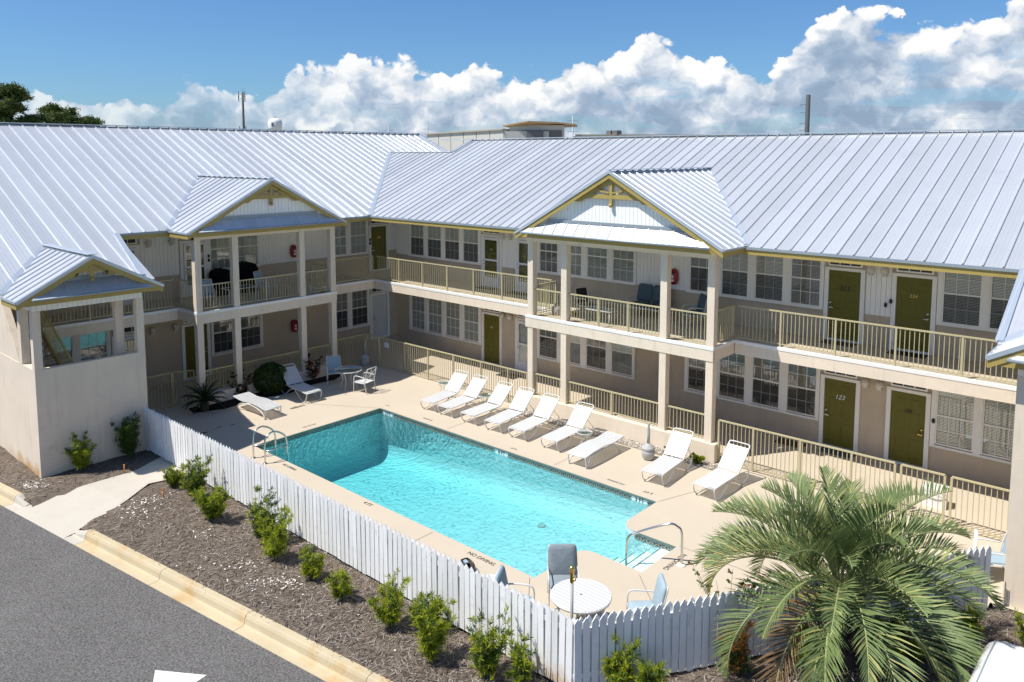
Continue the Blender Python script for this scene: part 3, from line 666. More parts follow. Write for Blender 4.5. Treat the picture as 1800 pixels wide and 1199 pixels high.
def gable(root, roof, ua, za, half, vf, pit, siding_z, cols, braced=True, vwall=None, header=None, pent=True):
    """cross gable: roof panels, fascias, gable wall, pent roof, bracket"""
    g = put('gable', MB().beam((ua, -vf - .02, za + .05), (ua, -(EV - (za - EZ) / PIT), za + .05), .24, .02).mesh('ridge_cap', 'flashing'), root)
    vb = EV - (za - EZ) / PIT
    k = max(3, round((vf - vb) / .43)); ve = EV - (za - half * pit - EZ) / PIT
    for s_ in (-1, 1):
        for i in range(k):
            v0, v1 = vf - (vf - vb) * i / k, vf - (vf - vb) * (i + 1) / k
            low = lambda v: min(half, max(0.0, (za - wmain(v)) / pit))
            pts = [(ua + s_ * low(v), -v, za - low(v) * pit) for v in (v0, v1)]
            if low(v0) < .02: continue
            strip(g, 'panel', pts[0], pts[1], (ua, -v1, za), (ua, -v0, za), minor=False, rib=.04, ribw=.022)
        # valley flashing
        hv = half if ve < vf else half
        a = Vector((ua, -vb, za + .02)); b = Vector((ua + s_ * half, -(EV - (za - half * pit - EZ) / PIT), za - half * pit + .02))
        n_ = MB(); d = Vector((s_ * .10, 0, 0)); e = Vector((0, .14, .06)); n_.quad(a - d * .2, b - d, b - d * .2 + Vector((s_ * .12, .10, .05)), a + Vector((s_ * .02, .14, .065))); n_.build('valley_flashing', 'flashing', g)
        # rake fascia: metal edge, mustard board, soffit strip
        p, q = (ua, -vf, za), (ua + s_ * half, -vf, za - half * pit)
        MB().extrude([(p[0], -vf - .03, p[2] + .035), (q[0] + s_ * .02, -vf - .03, q[2] + .025), (q[0] + s_ * .02, -vf - .03, q[2] - .075), (p[0], -vf - .03, p[2] - .065)], (0, .03, 0)).build('rake_edge', 'flashing', g)
        MB().extrude([(p[0], -vf - .004, p[2] - .067), (q[0] + s_ * .01, -vf - .004, q[2] - .077), (q[0] + s_ * .01, -vf - .004, q[2] - .23), (p[0], -vf - .004, p[2] - .22)], (0, .03, 0)).build('fascia', 'mustard', g)
        MB().extrude([(p[0], -vf + .03, p[2] - .13), (q[0], -vf + .03, q[2] - .13), (q[0], -vf + .03, q[2] - .15), (p[0], -vf + .03, p[2] - .15)], (0, .30, 0)).build('soffit', 'trim', g)
        # side eave fascia
        ye = -(EV - (za - half * pit - EZ) / PIT)
        x = ua + s_ * half
        MB().box(min(x, x + s_ * .03), max(x, x + s_ * .03), -vf, ye, za - half * pit - .21, za - half * pit - .05).build('fascia', 'mustard', g)
        MB().box(min(x, x + s_ * .06), max(x, x + s_ * .06), -vf, ye, za - half * pit - .05, za - half * pit + .012).build('gutter', 'flashing', g)
    vw = vwall if vwall else vf - .62
    ze = za - half * pit
    zt = siding_z
    siding(g, ua - half + .1, ua + half - .1, zt, za, y=-vw, zf=lambda u: za - abs(u - ua) * pit - .12, name='gable_siding')
    if pent:                                                       # little pent roof across the front
        hp = half - .35; k = max(4, round(2 * hp / .46)); vo = vf + .12
        for i in range(k):
            u0, u1 = ua - hp + 2 * hp * i / k, ua - hp + 2 * hp * (i + 1) / k
            t0, t1 = (min(hp, abs(u0 - ua)), min(hp, abs(u1 - ua)))
            lim = lambda u: min(zt + .05, za - abs(u - ua) * pit - .16)
            f = lambda u: (lim(u) - (ze + .03)) / max(.01, (zt + .05 - ze - .03))
            a0, a1 = max(0.03, f(u0)), max(.03, f(u1))
            strip(g, 'pent_panel', (u0, -vo, ze + .03), (u1, -vo, ze + .03), (u1, -vo + (vo - vw) * a1, ze + .03 + (zt + .02 - ze) * a1), (u0, -vo + (vo - vw) * a0, ze + .03 + (zt + .02 - ze) * a0), minor=False, rib=.03, ribw=.018)
        MB().tube([(ua - hp - .02, -vo - .01, ze + .015), (ua + hp + .02, -vo - .01, ze + .015)], .035, 8).build('gutter', 'gutter', g)
        MB().box(ua - half + .12, ua + half - .12, -vf + .02, -vf + .06, ze - .16, ze - .02).build('fascia', 'mustard', g)
        hc = (za - zt - .32) / pit; MB().box(ua - hc, ua + hc, -vw - .05, -vw - .02, zt + .02, zt + .12).build('head_flashing', 'gutter', g)
    # bracket: king post, collar, two curved braces, scalloped feet
    if braced:
        b = MB(); sc_ = half / 3.93; y0 = -vf + .09; th = .06
        cz = za - half * pit * .37; ch = half * .30
        b.box(ua - .055, ua + .055, y0, y0 + th, cz - .22, za - .2); b.box(ua - ch, ua + ch, y0 + .005, y0 + th - .005, cz - .07, cz + .07)
        b.lathe([(.05, -.34), (.08, -.29), (.06, -.22)], 8, (ua, y0 + th / 2, cz))
        for s_ in (-1, 1):
            L1 = curve([(ua + s_ * .06, 0, cz + .12), (ua + s_ * .22 * sc_ * 2, 0, cz + .20), (ua + s_ * .42 * sc_ * 1.5, 0, cz + .44 * sc_)], 5)
            for i in range(len(L1) - 1): b.beam((L1[i].x, y0 + th / 2, L1[i].z), (L1[i + 1].x, y0 + th / 2, L1[i + 1].z), .05, .10, (0, 1, 0))
            xr = lambda z: (za - z - .2) / pit
            z1 = cz - .05; x0 = ch * .7
            b.extrude([(ua + s_ * x0, y0 + .01, cz + .07), (ua + s_ * xr(cz + .07), y0 + .01, cz + .07), (ua + s_ * xr(cz - .20), y0 + .01, cz - .20), (ua + s_ * (xr(cz - .20) - .28), y0 + .01, cz - .20), (ua + s_ * (xr(cz - .20) - .40), y0 + .01, cz - .10), (ua + s_ * x0, y0 + .01, cz - .07)], (0, .05, 0))
            zz = za - .22; b.extrude([(ua, y0 + .012, zz), (ua + s_ * xr(cz + .07), y0 + .012, cz + .07), (ua + s_ * (xr(cz + .07) - .25), y0 + .012, cz + .07), (ua, y0 + .012, zz - .14)], (0, .045, 0))
        b.build('bracket', 'mustard', g)
    return g
def wing(root, u0, u1, wins, doors, sid, lamps, gab, slab_u, slab_ev, gab_v, cols, trims):
    # walls
    MB().box(u0, u1, 0, .22, -.3, 6.5).build('wall', 'stucco_tan', root)
    for a, b in sid: siding(root, a, b, 4.36, 6.3)
    for (a, b) in trims:                                           # white casing round a group of windows, both floors
        ws = sorted(u for u in wins if a < u < b)
        for zb, zt in ((4.36, 6.28), (.78, 2.62)):
            mb = MB(); edges = [a] + [x for u in ws for x in (u - .487, u + .487)] + [b]
            mb.box(a, b, -.085, -.002, zb - .02, zb + .032)
            mb.box(a - .02, b + .02, -.10, -.002, zb - .03, zb - .021)
            for i in range(0, len(edges), 2):
                if edges[i + 1] - edges[i] > .01: mb.box(edges[i], edges[i + 1], -.075, -.002, zb + .033, zt)
            mb.box(a, b, -.074, -.003, zt - .045 if zb > 3 else zt - .07, zt + .05) if zb < 3 else None
            mb.build('window_trim', 'trim', root)
    styles = ['blind', 'blind', 'blind', 'curtain', 'blind', 'blind_dark']
    for i, u in enumerate(wins):
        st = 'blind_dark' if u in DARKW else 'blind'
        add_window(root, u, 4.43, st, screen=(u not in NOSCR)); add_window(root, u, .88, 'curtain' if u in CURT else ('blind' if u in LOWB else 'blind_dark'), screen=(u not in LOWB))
    for d in doors: add_door(root, **d)
    for u in lamps: add_lamp(root, u, 5.72); add_lamp(root, u, 2.27)
    # upper slab with its white edge
    ga, gb = gab['slab']
    fl = MB(); fl.slab([(slab_u[0], -.004), (slab_u[0], -slab_ev + .04), (ga + .04, -slab_ev + .04), (ga + .04, -gab_v + .04), (gb - .04, -gab_v + .04), (gb - .04, -slab_ev + .04), (slab_u[1], -slab_ev + .04), (slab_u[1], -.004)], 3.10, ZF)
    fl.build('balcony_floor', 'concrete_floor', root)
    def edge(p, q, nm='slab_edge'):
        x0, x1 = sorted((p[0], q[0])); y0, y1 = sorted((p[1], q[1]))
        MB().box(x0, x1, y0, y1, 3.04, 3.375).build('slab_edge', 'stucco_cream', root)
        MB().box(x0 - .012, x1 + .012, y0 - .012, y1 + .012, 3.378, 3.47).build('slab_trim', 'slab_trim', root)
    edge((slab_u[0], -slab_ev), (ga - .03, -slab_ev + .08)); edge((gb + .03, -slab_ev), (slab_u[1], -slab_ev + .08))
    edge((ga, -gab_v), (gb, -gab_v + .08)); edge((ga, -gab_v + .11), (ga + .08, -slab_ev + .08)); edge((gb - .08, -gab_v + .11), (gb, -slab_ev + .08))
    # columns
    for c in cols:
        MB().box(c, c + .235, -gab_v + .02, -gab_v + .26, 3.472, 6.24).build('column', 'stucco_cream', root)
        MB().box(c, c + .235, -gab_v + .02, -gab_v + .26, .0, 3.038).build('column', 'stucco_cream', root)
    # ceiling of the balcony
    MB().box(slab_u[0], slab_u[1], -EV + .06, -.0, 6.24, 6.26).build('soffit', 'trim', root)
    MB().box(ga - .1, gb + .1, -gab_v - .1, -EV + .05, 6.245, 6.262).build('soffit', 'trim', root)
    MB().box(ga + .02, gb - .02, -gab_v + .03, -gab_v + .25, 6.10, 6.243).build('header', 'stucco_cream', root)

DARKW = set(); NOSCR = set(); CURT = set(); LOWB = set()
# ---- right wing (facade along X at Y = 24.5)
RW = empty('apartment_wing', (0, 24.5, 0), 0, 'two-storey beige wing with sunlit balconies facing the pool, doors 123 and 223', 'building', 'apartment wings round the pool')
rw_w = [-27.935, -26.74, -25.55, -24.355, -19.905, -18.71, -17.49, -16.29, -13.02, -11.815, -10.615, -9.42, -5.025, -3.86, -2.66]
DARKW |= {-19.905, -13.02, -9.42}; NOSCR |= {-19.905, -18.71, -17.49, -16.29, -9.42}; LOWB |= {-27.935, -26.74, -25.55, -24.355, -5.025, -3.86}; CURT |= {-18.71, -16.29}
GR = dict(slab=(-18.03, -10.69))
wing(RW, -29.53, 7.5, rw_w,
     [dict(u=-23.09, z=ZF, num='221', nm='white_plain', storm=True, nsize=.11), dict(u=-21.11, z=ZF, storm=True), dict(u=-8.22, z=ZF, num='223', nm='black', shear=.3, nsize=.2, side=-1), dict(u=-6.26, z=ZF, num='224', nm='brass', side=1),
      dict(u=-23.09, z=0.0, num='121', nm='white_plain', nsize=.11), dict(u=-21.11, z=0.0, kind='grey', storm=True), dict(u=-8.22, z=0.0, num='123', nm='white_plain', shear=.3, nsize=.2), dict(u=-6.26, z=0.0, num='124', nm='black', side=1, metal='brass')],
     [(-29.52, -28.56), (-22.48, -21.72), (-20.5, -20.44), (-15.72, -13.63), (-7.6, -6.88), (-8.86, -8.83)], [-22.40, -21.98, -7.46, -7.06], GR, (-28.36, 7.5), 2.30, 3.66, [-17.935, -16.43, -12.525, -10.93],
     [(-28.55, -23.72), (-20.5, -15.72), (-13.62, -8.84), (-5.64, -1.6)])
# ---- left wing (facade along Y at X = -30.77, in shade)
LW = empty('apartment_wing', (-30.77, 0, 0), R(90), 'two-storey beige wing in shade with open stair tower at its end', 'building', 'apartment wings round the pool')
lw_w = [8.5, 9.7, 10.9, 16.06, 17.28, 21.94, 23.135]
LOWB |= {9.7, 10.9, 8.5}; NOSCR |= {16.06, 17.28, 21.94, 23.135}
GLf = dict(slab=(13.1, 19.17))
wing(LW, 6.95, 33, lw_w,
     [dict(u=12.15, z=ZF, storm=True), dict(u=14.92, z=ZF, storm=True), dict(u=24.37, z=ZF, num='220', nm='brass', nsize=.11), dict(u=12.15, z=0., storm=True), dict(u=14.85, z=0., side=1, num='118', nm='brass', nsize=.10), dict(u=24.36, z=0., kind='grey')],
     [(12.78, 14.28), (17.88, 21.38), (25.0, 32)], [13.07, 13.99], GLf, (7.1, 22.26), 2.37, 3.77, [13.12, 14.58, 17.45, 18.91],
     [(7.8, 11.5), (15.5, 17.87), (21.40, 23.72)])
# keypads beside two doors
for r_, u, z in ((LW, 15.5, 5.0), (LW, 15.5, 4.82), (LW, 23.8, 5.0), (LW, 23.8, 4.82), (RW, -7.0, 4.72), (RW, -5.56, 1.52), (RW, -6.86, 4.85)):
    MB().pillow((0, -.10, 0), .085, .05, .15, .4, 8).build('keypad', 'black', r_, (u, 0, z))
# ---- main roofs
def roof(root, u0, u1, vr, step, lower, upper):
    rf = put('roof', MB().beam((u0, -vr, wmain(vr) + .05), (u1, -vr, wmain(vr) + .05), .30, .03).mesh('ridge_cap', 'flashing'), root)
    n_ = round((u1 - u0) / step); st = (u1 - u0) / n_
    for k in range(n_):
        a, b = u0 + k * st, u0 + (k + 1) * st
        va, vb = lower(a), lower(b); ta, tb = upper(a), upper(b)
        mid_t = upper((a + b) / 2)
        if abs(va - vb) > 1: va = vb = lower((a + b) / 2)
        if min(va, vb) <= mid_t + .03: continue
        strip(rf, 'panel', (a, -va, wmain(va)), (b, -vb, wmain(vb)), (b, -mid_t, wmain(mid_t)), (a, -mid_t, wmain(mid_t)))
    return rf
XE = -28.124; YE = 21.854
VRR, VRL = EV - 8.2, EV - 9.36
def low_r(x): return min(EV, EV - (XE - x)) if x < XE else (EV if (x < -3.18 or x > 1.0) else 5.56)
def up_r(x): return VRR if x > -29.72 else EV - 6.69
rr = roof(RW, -34.7, 8.126, VRR, .437, low_r, up_r)
MB().beam((-34.8, -(EV - 6.69), wmain(EV - 6.69) + .03), (-29.72, -(EV - 6.69), wmain(EV - 6.69) + .03), .20, .03).build('ridge_cap', 'flashing', rr)
def low_l(y): return max(EV - 6.69, EV - (y - YE)) if y > YE else (EV if (y > 10.90 or y < 6.45) else 5.56)
rl = roof(LW, 6.58, 32.98, VRL, .48, low_l, lambda y: VRL)
bk = MB(); bk.quad((-29.72, -VRR, wmain(VRR)), (8, -VRR, wmain(VRR)), (8, -VRR + 8.2, EZ), (-29.72, -VRR + 8.2, EZ)); bk.build('back_slope', 'roof_metal', rr)
bk = MB(); bk.quad((6.58, -VRL, wmain(VRL)), (32.98, -VRL, wmain(VRL)), (32.98, -VRL + 9.36, EZ), (6.58, -VRL + 9.36, EZ)); bk.build('back_slope', 'roof_metal', rl)
MB().extrude([(7.0, -2.4, -.3), (7.0, -2.4, 6.35), (7.0, -VRL, wmain(VRL) - .06), (7.0, -VRL + 9.1, EZ - .05), (7.0, -VRL + 9.1, -.3)], (.2, 0, 0)).build('end_wall', 'stucco_cream', LW)
MB().add([(33.0, -EV + 6.8, EZ - 4), (33.0, -VRL, wmain(VRL) - .03), (33.0, -VRL + 9.3, EZ)], [(0, 1, 2)]).build('end_gable', 'siding', LW)
MB().add([(-29.6, -EV, EZ - .05), (-29.6, -VRR, wmain(VRR) - .03), (-29.6, -VRR + 8.1, EZ)], [(0, 1, 2)]).build('end_gable', 'siding', RW)
# flashing along rakes and the valley between the wings
def fl(root, p, q, wd=.16, ht=.04, m='flashing', name='rake_flashing'): MB().beam(p, q, wd, ht).build(name, m, root)
fl(rl, (6.58, -5.5, wmain(5.5) + .03), (6.58, -VRL, wmain(VRL) + .03)); fl(rl, (10.90, -EV, EZ + .03), (10.62, -5.3, wmain(5.3) + .03)); fl(rl, (32.98, -VRL, wmain(VRL) + .04), (32.98, -(EV - 6.6), wmain(EV - 6.6) + .04))
fl(rr, (-29.72, -VRR, wmain(VRR) + .04), (-29.72, -(EV - 6.69), wmain(EV - 6.69) + .04)); fl(rr, (-3.22, -EV, EZ + .03), (-3.16, -5.5, wmain(5.5) + .03))
fl(rr, (XE, -EV, EZ + .045), (XE - 6.69, -(EV - 6.69), wmain(EV - 6.69) + .045), .22, .02, name='valley_flashing')
# eaves: metal drip edge and mustard board
def eave(root, a, b, v=EV, z=EZ):
    MB().box(a, b, -v - .055, -v + .02, z - .065, z + .012).build('gutter', 'gutter', root)
    MB().box(a, b, -v - .02, -v + .03, z - .215, z - .066).build('fascia', 'mustard', root)
eave(RW, XE + .05, -18.16); eave(RW, -10.28, -3.25); eave(LW, 10.92, 12.72); eave(LW, 19.42, YE - .05)
gr_ = gable(RW, rr, -14.21, 8.63, 3.93, 4.05, .555, 6.86, None, vwall=3.84)
gl_ = gable(LW, rl, 16.07, 8.24, 3.34, 4.17, .55, 6.78, None, vwall=3.96)
# ---- balcony railings (parts of the wings)
RH = 1.10
railing((-28.30, -2.2), (-18.0, -2.2), ZF + .03, RH, RW, posts=[(i + 1) / 6.6 * 1.0 for i in range(6)], ends=False)
railing((-10.62, -2.2), (7.3, -2.2), ZF + .03, RH, RW, posts=[(.0750 + i * .0888) for i in range(10)], ends=False)
for a, b, pp in ((-17.70, -16.44, []), (-16.19, -12.53, [.34, .66]), (-12.29, -10.94, [])): railing((a, -3.50), (b, -3.50), ZF + .03, .98, RW, pp, ends=False)
railing((-17.80, -3.40), (-17.80, -2.2), ZF + .03, 1.08, RW); railing((-10.78, -3.40), (-10.78, -2.2), ZF + .03, 1.08, RW)
railing((19.22, -2.27), (22.26, -2.27), ZF + .03, RH, LW, [.30, .99], ends=False); railing((8.6, -2.27), (13.0, -2.27), ZF + .03, RH, LW, [.0, .33, .66], ends=False)
for a, b, pp in ((13.37, 14.57, []), (14.83, 17.44, [.45]), (17.70, 18.90, [])): railing((a, -3.60), (b, -3.60), ZF + .03, .98, LW, pp, ends=False)
railing((13.25, -3.5), (13.25, -2.27), ZF + .03, 1.08, LW); railing((18.99, -3.5), (18.99, -2.27), ZF + .03, 1.08, LW)
# low walls carrying the ground-floor columns
MB().box(-18.06, -10.52, -3.74, -3.36, -.04, .56).build('low_wall', 'stucco_cream', RW); MB().box(13.0, 19.24, -3.84, -3.46, -.04, .42).build('low_wall', 'stucco_cream', LW)
# ---- stair towers
def tower(root, ua, vf, za=6.25, sgn=1):
    """open stair tower: solid lower walls, corner columns, siding band, cross gable"""
    h = 1.53; u0, u1 = ua - h, ua + h; v1 = 2.5
    t = MB(); th = .2
    t.box(u0, u1, -vf, -vf + th, -.3, 3.1); t.box(u0, u0 + th, -vf + th, -v1, -.3, 3.1); t.box(u1 - th, u1, -vf + th, -v1, -.3, 2.3)
    tw = t.build('tower_wall', 'stucco_tower', root)
    for a in (u0, u1 - .22): MB().box(a, a + .22, -vf + .002, -vf + .22, 3.102, 4.78).build('column', 'stucco_cream', tw)
    MB().box(u0 + 2.42, u0 + 2.66, -vf + .5, -vf + .72, 2.4, 4.78).build('column', 'stucco_cream', tw)
    MB().box(u0, u0 + .22, -vf + 1.05, -vf + 1.30, 3.102, 4.95).build('column', 'stucco_cream', tw)
    wv = MB(); wv.extrude([(u0 + .01, -vf + 1.32, 3.1), (u0 + .01, -v1, 3.1), (u0 + .01, -v1, 6.2), (u0 + .01, -vf + 1.6, 3.5)], (.18, 0, 0)); wv.build('stair_wall', 'stucco_cream', tw)
    siding(tw, u0 + .01, u1 - .01, 4.78, 5.1, y=-vf + .01, board=.13, name='siding_band'); 
    MB().box(u0 + .012, u0 + .03, -vf + .03, -vf + 1.3, 4.79, 5.1).build('siding_band', 'siding', tw); MB().box(u1 - .03, u1 - .012, -vf + .03, -v1 - .2, 4.79, 5.1).build('siding_band', 'siding', tw)
    MB().box(u0 + .03, u1 - .03, -vf + .04, -4.2, 5.08, 5.1).build('ceiling', 'trim', tw)
    # stairs
    for k in range(9):
        v = vf - .95 - k * .34; z = 1.75 + k * .185
        MB().box(u0 + .22, u0 + 1.35, -v, -v + .30, z, z + .06).build('tread', 'concrete_floor', tw)
    MB().box(u0 + .2, u1 - .2, -vf + .2, -vf + .95, 1.62, 1.70).build('landing', 'concrete_floor', tw)
    p, q = Vector((u0 + 1.40, -vf + .95, 2.68)), Vector((u0 + 1.40, -vf + 4.05, 4.38))
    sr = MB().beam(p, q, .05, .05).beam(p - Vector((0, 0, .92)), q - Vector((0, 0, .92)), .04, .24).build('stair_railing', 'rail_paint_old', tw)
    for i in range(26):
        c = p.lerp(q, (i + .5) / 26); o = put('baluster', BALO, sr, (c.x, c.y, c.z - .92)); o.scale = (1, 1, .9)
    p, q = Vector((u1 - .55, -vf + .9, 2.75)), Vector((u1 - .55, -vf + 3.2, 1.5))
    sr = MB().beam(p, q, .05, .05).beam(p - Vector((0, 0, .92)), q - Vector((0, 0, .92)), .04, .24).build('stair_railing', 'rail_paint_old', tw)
    for i in range(20):
        c = p.lerp(q, (i + .5) / 20); o = put('baluster', BALO, sr, (c.x, c.y, c.z - .92)); o.scale = (1, 1, .9)
    return gable(root, None, ua, za, 1.97, vf + .4, .55, za - 1.97 * .55 + .36, None, vwall=vf - .05)
tower(LW, 8.58, 6.47)
tower(RW, -1.12, 6.50)
# rust bleeding up the foot of the tower wall
# ---- fire extinguisher cabinets
def extinguisher(loc, rz, label):
    e = empty('fire_extinguisher_cabinet', loc, rz, label, 'extinguisher cabinet', 'red extinguisher cabinets on the wing walls')
    mb = MB(); mb.pillow((0, -.11, .30), .30, .20, .60, .25, 10); mb.build('case', 'red', e)
    MB().box(-.05, .05, -.216, -.205, .14, .22).build('sign', 'white_plain', e); MB().box(-.035, .035, -.216, -.205, .26, .36).build('sign', 'white_plain', e)
    MB().box(-.10, .10, -.2125, -.20, .44, .50).build('handle', 'black', e)
extinguisher((-14.09, 24.48, 4.53), 0, 'red extinguisher cabinet on white siding of the sunlit upper balcony')
extinguisher((-14.42, 24.48, .95), 0, 'red extinguisher cabinet on tan ground-floor wall behind a sunlit column')
extinguisher((-30.75, 19.48, 4.53), R(90), 'red extinguisher cabinet on white siding of the shaded upper balcony')
extinguisher((-30.75, 19.42, 1.12), R(90), 'red extinguisher cabinet on tan ground-floor wall of the shaded wing')
al = MB().box(-.06, .06, -.07, 0, -.07, .07).build('alarm_horn', 'red', None, (-30.75, 19.42, 5.85), (0, 0, R(90))); props(al, 'small red alarm box high on white siding above the shaded extinguisher cabinet', 'alarm')

# ================================================================== METAL FENCES round the pool deck
def metal_fence(p, q, z, h, posts, label, old=False):
    e = empty('metal_fence', (p[0], p[1], 0), 0, label, 'fence', 'mustard metal fences round the pool')
    railing((0, 0), (q[0] - p[0], q[1] - p[1]), z, h, e, posts, old, top=True)
metal_fence((-27.40, 20.97), (-18.05, 20.97), 0, 1.31, [.09, .272, .43, .59, .75, .90], 'mustard metal fence running from the yard corner behind the row of loungers')
metal_fence((-10.50, 20.97), (-5.6, 20.97), 0, 1.31, [.22, .50, .78], 'mustard metal fence standing in sun before doors 123 and 124')
metal_fence((-5.45, 20.97), (-4.45, 20.97), 0, 1.31, [], 'narrow mustard metal gate between two fence runs before door 124')
metal_fence((-4.30, 20.97), (-2.0, 20.97), 0, 1.31, [], 'short mustard metal fence ending at the sunlit stair tower')
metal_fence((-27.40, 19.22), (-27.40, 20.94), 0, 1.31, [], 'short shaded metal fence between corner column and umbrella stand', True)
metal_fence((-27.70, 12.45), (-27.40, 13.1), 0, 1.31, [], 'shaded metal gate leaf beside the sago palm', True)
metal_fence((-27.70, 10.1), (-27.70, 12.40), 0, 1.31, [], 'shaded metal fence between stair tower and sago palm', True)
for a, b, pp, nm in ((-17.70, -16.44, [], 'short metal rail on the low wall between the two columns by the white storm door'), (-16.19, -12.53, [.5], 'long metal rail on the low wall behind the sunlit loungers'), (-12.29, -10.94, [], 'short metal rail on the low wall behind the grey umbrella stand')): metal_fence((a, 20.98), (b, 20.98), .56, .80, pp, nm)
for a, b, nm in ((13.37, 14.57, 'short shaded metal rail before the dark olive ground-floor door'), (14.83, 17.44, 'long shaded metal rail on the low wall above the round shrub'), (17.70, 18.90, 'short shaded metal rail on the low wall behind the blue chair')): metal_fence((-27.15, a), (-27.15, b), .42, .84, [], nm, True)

# ================================================================== WHITE PICKET FENCE (boards on both faces)
def picket_mesh(m):
    w_, h, t_ = .125, 1.32, .02
    mb = MB(); mb.extrude([(-w_ / 2, 0, 0), (w_ / 2, 0, 0), (w_ / 2, 0, h - .085), (w_ * .36, 0, h - .06), (0, 0, h), (-w_ * .36, 0, h - .06), (-w_ / 2, 0, h - .085)], (0, t_, 0)); return mb.mesh('picket', m)
PK = picket_mesh('paint_white'); PKR = picket_mesh('fence_rust')
def picket_fence(p, q, label, rust=(2, 2), skip=()):
    L = math.dist(p, q); a = math.atan2(q[1] - p[1], q[0] - p[0])
    e = empty('picket_fence', (p[0], p[1], .03), a, label, 'fence', 'white picket fences along the planting bed')
    for z in (.25, 1.05): MB().box(0, L, -.02, .02, z, z + .09).build('rail', 'paint_white', e)
    n_ = round(L / .152)
    for i in range(n_):
        s_ = (i + .5) * L / n_
        j = random.uniform(-.012, .012)
        put('picket', PKR if s_ > L - 1.3 and rust[1] or (s_ < .8 and rust[0]) else PK, e, (s_, -.042, .02 + j + random.uniform(0, .012)), (0, random.uniform(-.016, .016), random.uniform(-.02, .02)))
        put('picket', PK, e, (s_ + .06, .022, .02 + random.uniform(-.015, .012)), (0, random.uniform(-.008, .008), 0))
    k = round(L / 2.4)
    for i in range(k + 1): MB().box(-.045, .045, -.019, .019, -.2, 1.25).build('post', 'paint_white', e, (min(max(i * L / k, .05), L - .05), 0, 0))
picket_fence((-24.28, 10.0), (-7.56, 10.0), 'long white picket fence between the pool deck and the row of shrubs', (0, 1))
picket_fence((-7.54, 9.98), (-2.86, 17.55), 'shaded white picket fence behind the fan of the palm', (0, 0))

# ================================================================== FURNITURE
def lounger_proto(flat=False):
    r = empty('lounger'); W = .31
    hy, zt = (1.32, .37)
    if flat: prof = [(0, .34), (.5, .40), (1.0, .41), (1.5, .37), (2.1, .42)]
    else: prof = [(0, .35), (.55, .37), (hy, .36)]
    top_ = (2.02, 1.00)
    for s_ in (-1, 1):
        if flat:
            MB().tube(curve([(s_ * W, y, z) for y, z in prof]), .019, 6).build('side_rail', 'frame_white', r)
            MB().tube(curve([(s_ * W, .0, .34), (s_ * W, .03, .18), (s_ * W, .06, 0)]), .019, 6).build('leg', 'frame_white', r)
            MB().tube(curve([(s_ * W, .06, .02), (s_ * W, .22, .22), (s_ * W, .8, .33), (s_ * W, 1.4, .30), (s_ * W, 1.75, .18), (s_ * W, 1.85, 0)]), .019, 6).build('leg', 'frame_white', r)
        else:
            MB().tube(curve([(s_ * W, y, z) for y, z in prof]), .019, 6).build('side_rail', 'frame_white', r)
            MB().tube(curve([(s_ * W, 0, .35), (s_ * W, .0, .25), (s_ * W, .10, .06), (s_ * W, .30, .01), (s_ * W, .55, .14), (s_ * W, .85, .33)]), .019, 6).build('leg', 'frame_white', r)
            MB().tube(curve([(s_ * W, .95, .34), (s_ * W, 1.2, .26), (s_ * W, 1.55, .03), (s_ * W, 1.75, .02), (s_ * W, 1.92, .16), (s_ * W, 1.96, .34)]), .019, 6).build('leg', 'frame_white', r)
            MB().tube([(s_ * (W - .03), hy + .35, .62), (s_ * (W - .03), 1.94, .34)], .010, 5).build('back_strut', 'frame_white', r)
    MB().tube([(-W, 0, prof[0][1]), (W, 0, prof[0][1])], .019, 6).build('end_rail', 'frame_white', r)
    def straps(a, b, n_, nm):
        mb = MB(); (y0, z0), (y1, z1) = a, b; L = math.hypot(y1 - y0, z1 - z0); dy, dz = (y1 - y0) / L, (z1 - z0) / L; nz, ny = dy, -dz
        for i in range(n_):
            s0 = L * (i + .14) / n_; s1 = L * (i + .86) / n_
            P = [(y0 + dy * s + ny * h, z0 + dz * s + nz * h) for s, h in ((s0, .012), (s1, .012), (s1, .024), (s0, .024))]
            mb.extrude([(-W - .012, y, z) for y, z in P], (2 * W + .024, 0, 0))
        return mb
    if flat:
        allb = MB(); C_ = curve([(0, y, z) for y, z in prof], 6)
        for i in range(len(C_) - 1):
            m2 = straps((C_[i].y, C_[i].z), (C_[i + 1].y, C_[i + 1].z), 1, ''); allb.add(m2.v, m2.f)
        allb.build('seat_straps', 'vinyl_white', r)
        MB().tube([(-W, 2.1, .42), (W, 2.1, .42)], .019, 6).build('end_rail', 'frame_white', r)
    else:
        straps((.02, .352), (hy, .362), 20, 0).build('seat_straps', 'vinyl_white', r)
        bx = MB()
        for s_ in (-1, 1): bx.tube(curve([(s_ * W, hy, .36), (s_ * W, hy + .35, .68), (s_ * W, top_[0] - .06, top_[1] - .05), (s_ * (W - .06), top_[0], top_[1]), (0, top_[0] + .004, top_[1] + .004)]), .019, 6)
        bx.build('back_frame', 'frame_white', r)
        straps((hy + .03, .39), (top_[0] - .07, top_[1] - .08), 15, 0).build('back_straps', 'vinyl_white', r)
    return r
LU = lounger_proto(); LF = lounger_proto(True); used = {}
ordn = ['first', 'second', 'third', 'fourth', 'fifth', 'sixth']
def place(proto, loc, rz, label, cat, group):
    o = proto if proto.name not in used else copy_tree(proto); used[proto.name] = 1
    o.location = loc; o.rotation_euler = (0, 0, rz); props(o, label, cat, group); return o
GRP = 'white strap loungers on the pool deck'
for i, (x, rz) in enumerate(((-20.44, .12), (-19.56, .06), (-18.40, .02), (-17.24, .10), (-16.18, .07), (-14.83, .03))):
    place(LU, (x, 18.28, 0), rz, f'white strap lounger with raised back, {ordn[i]} in the row from the glass dining table', 'lounger', GRP)
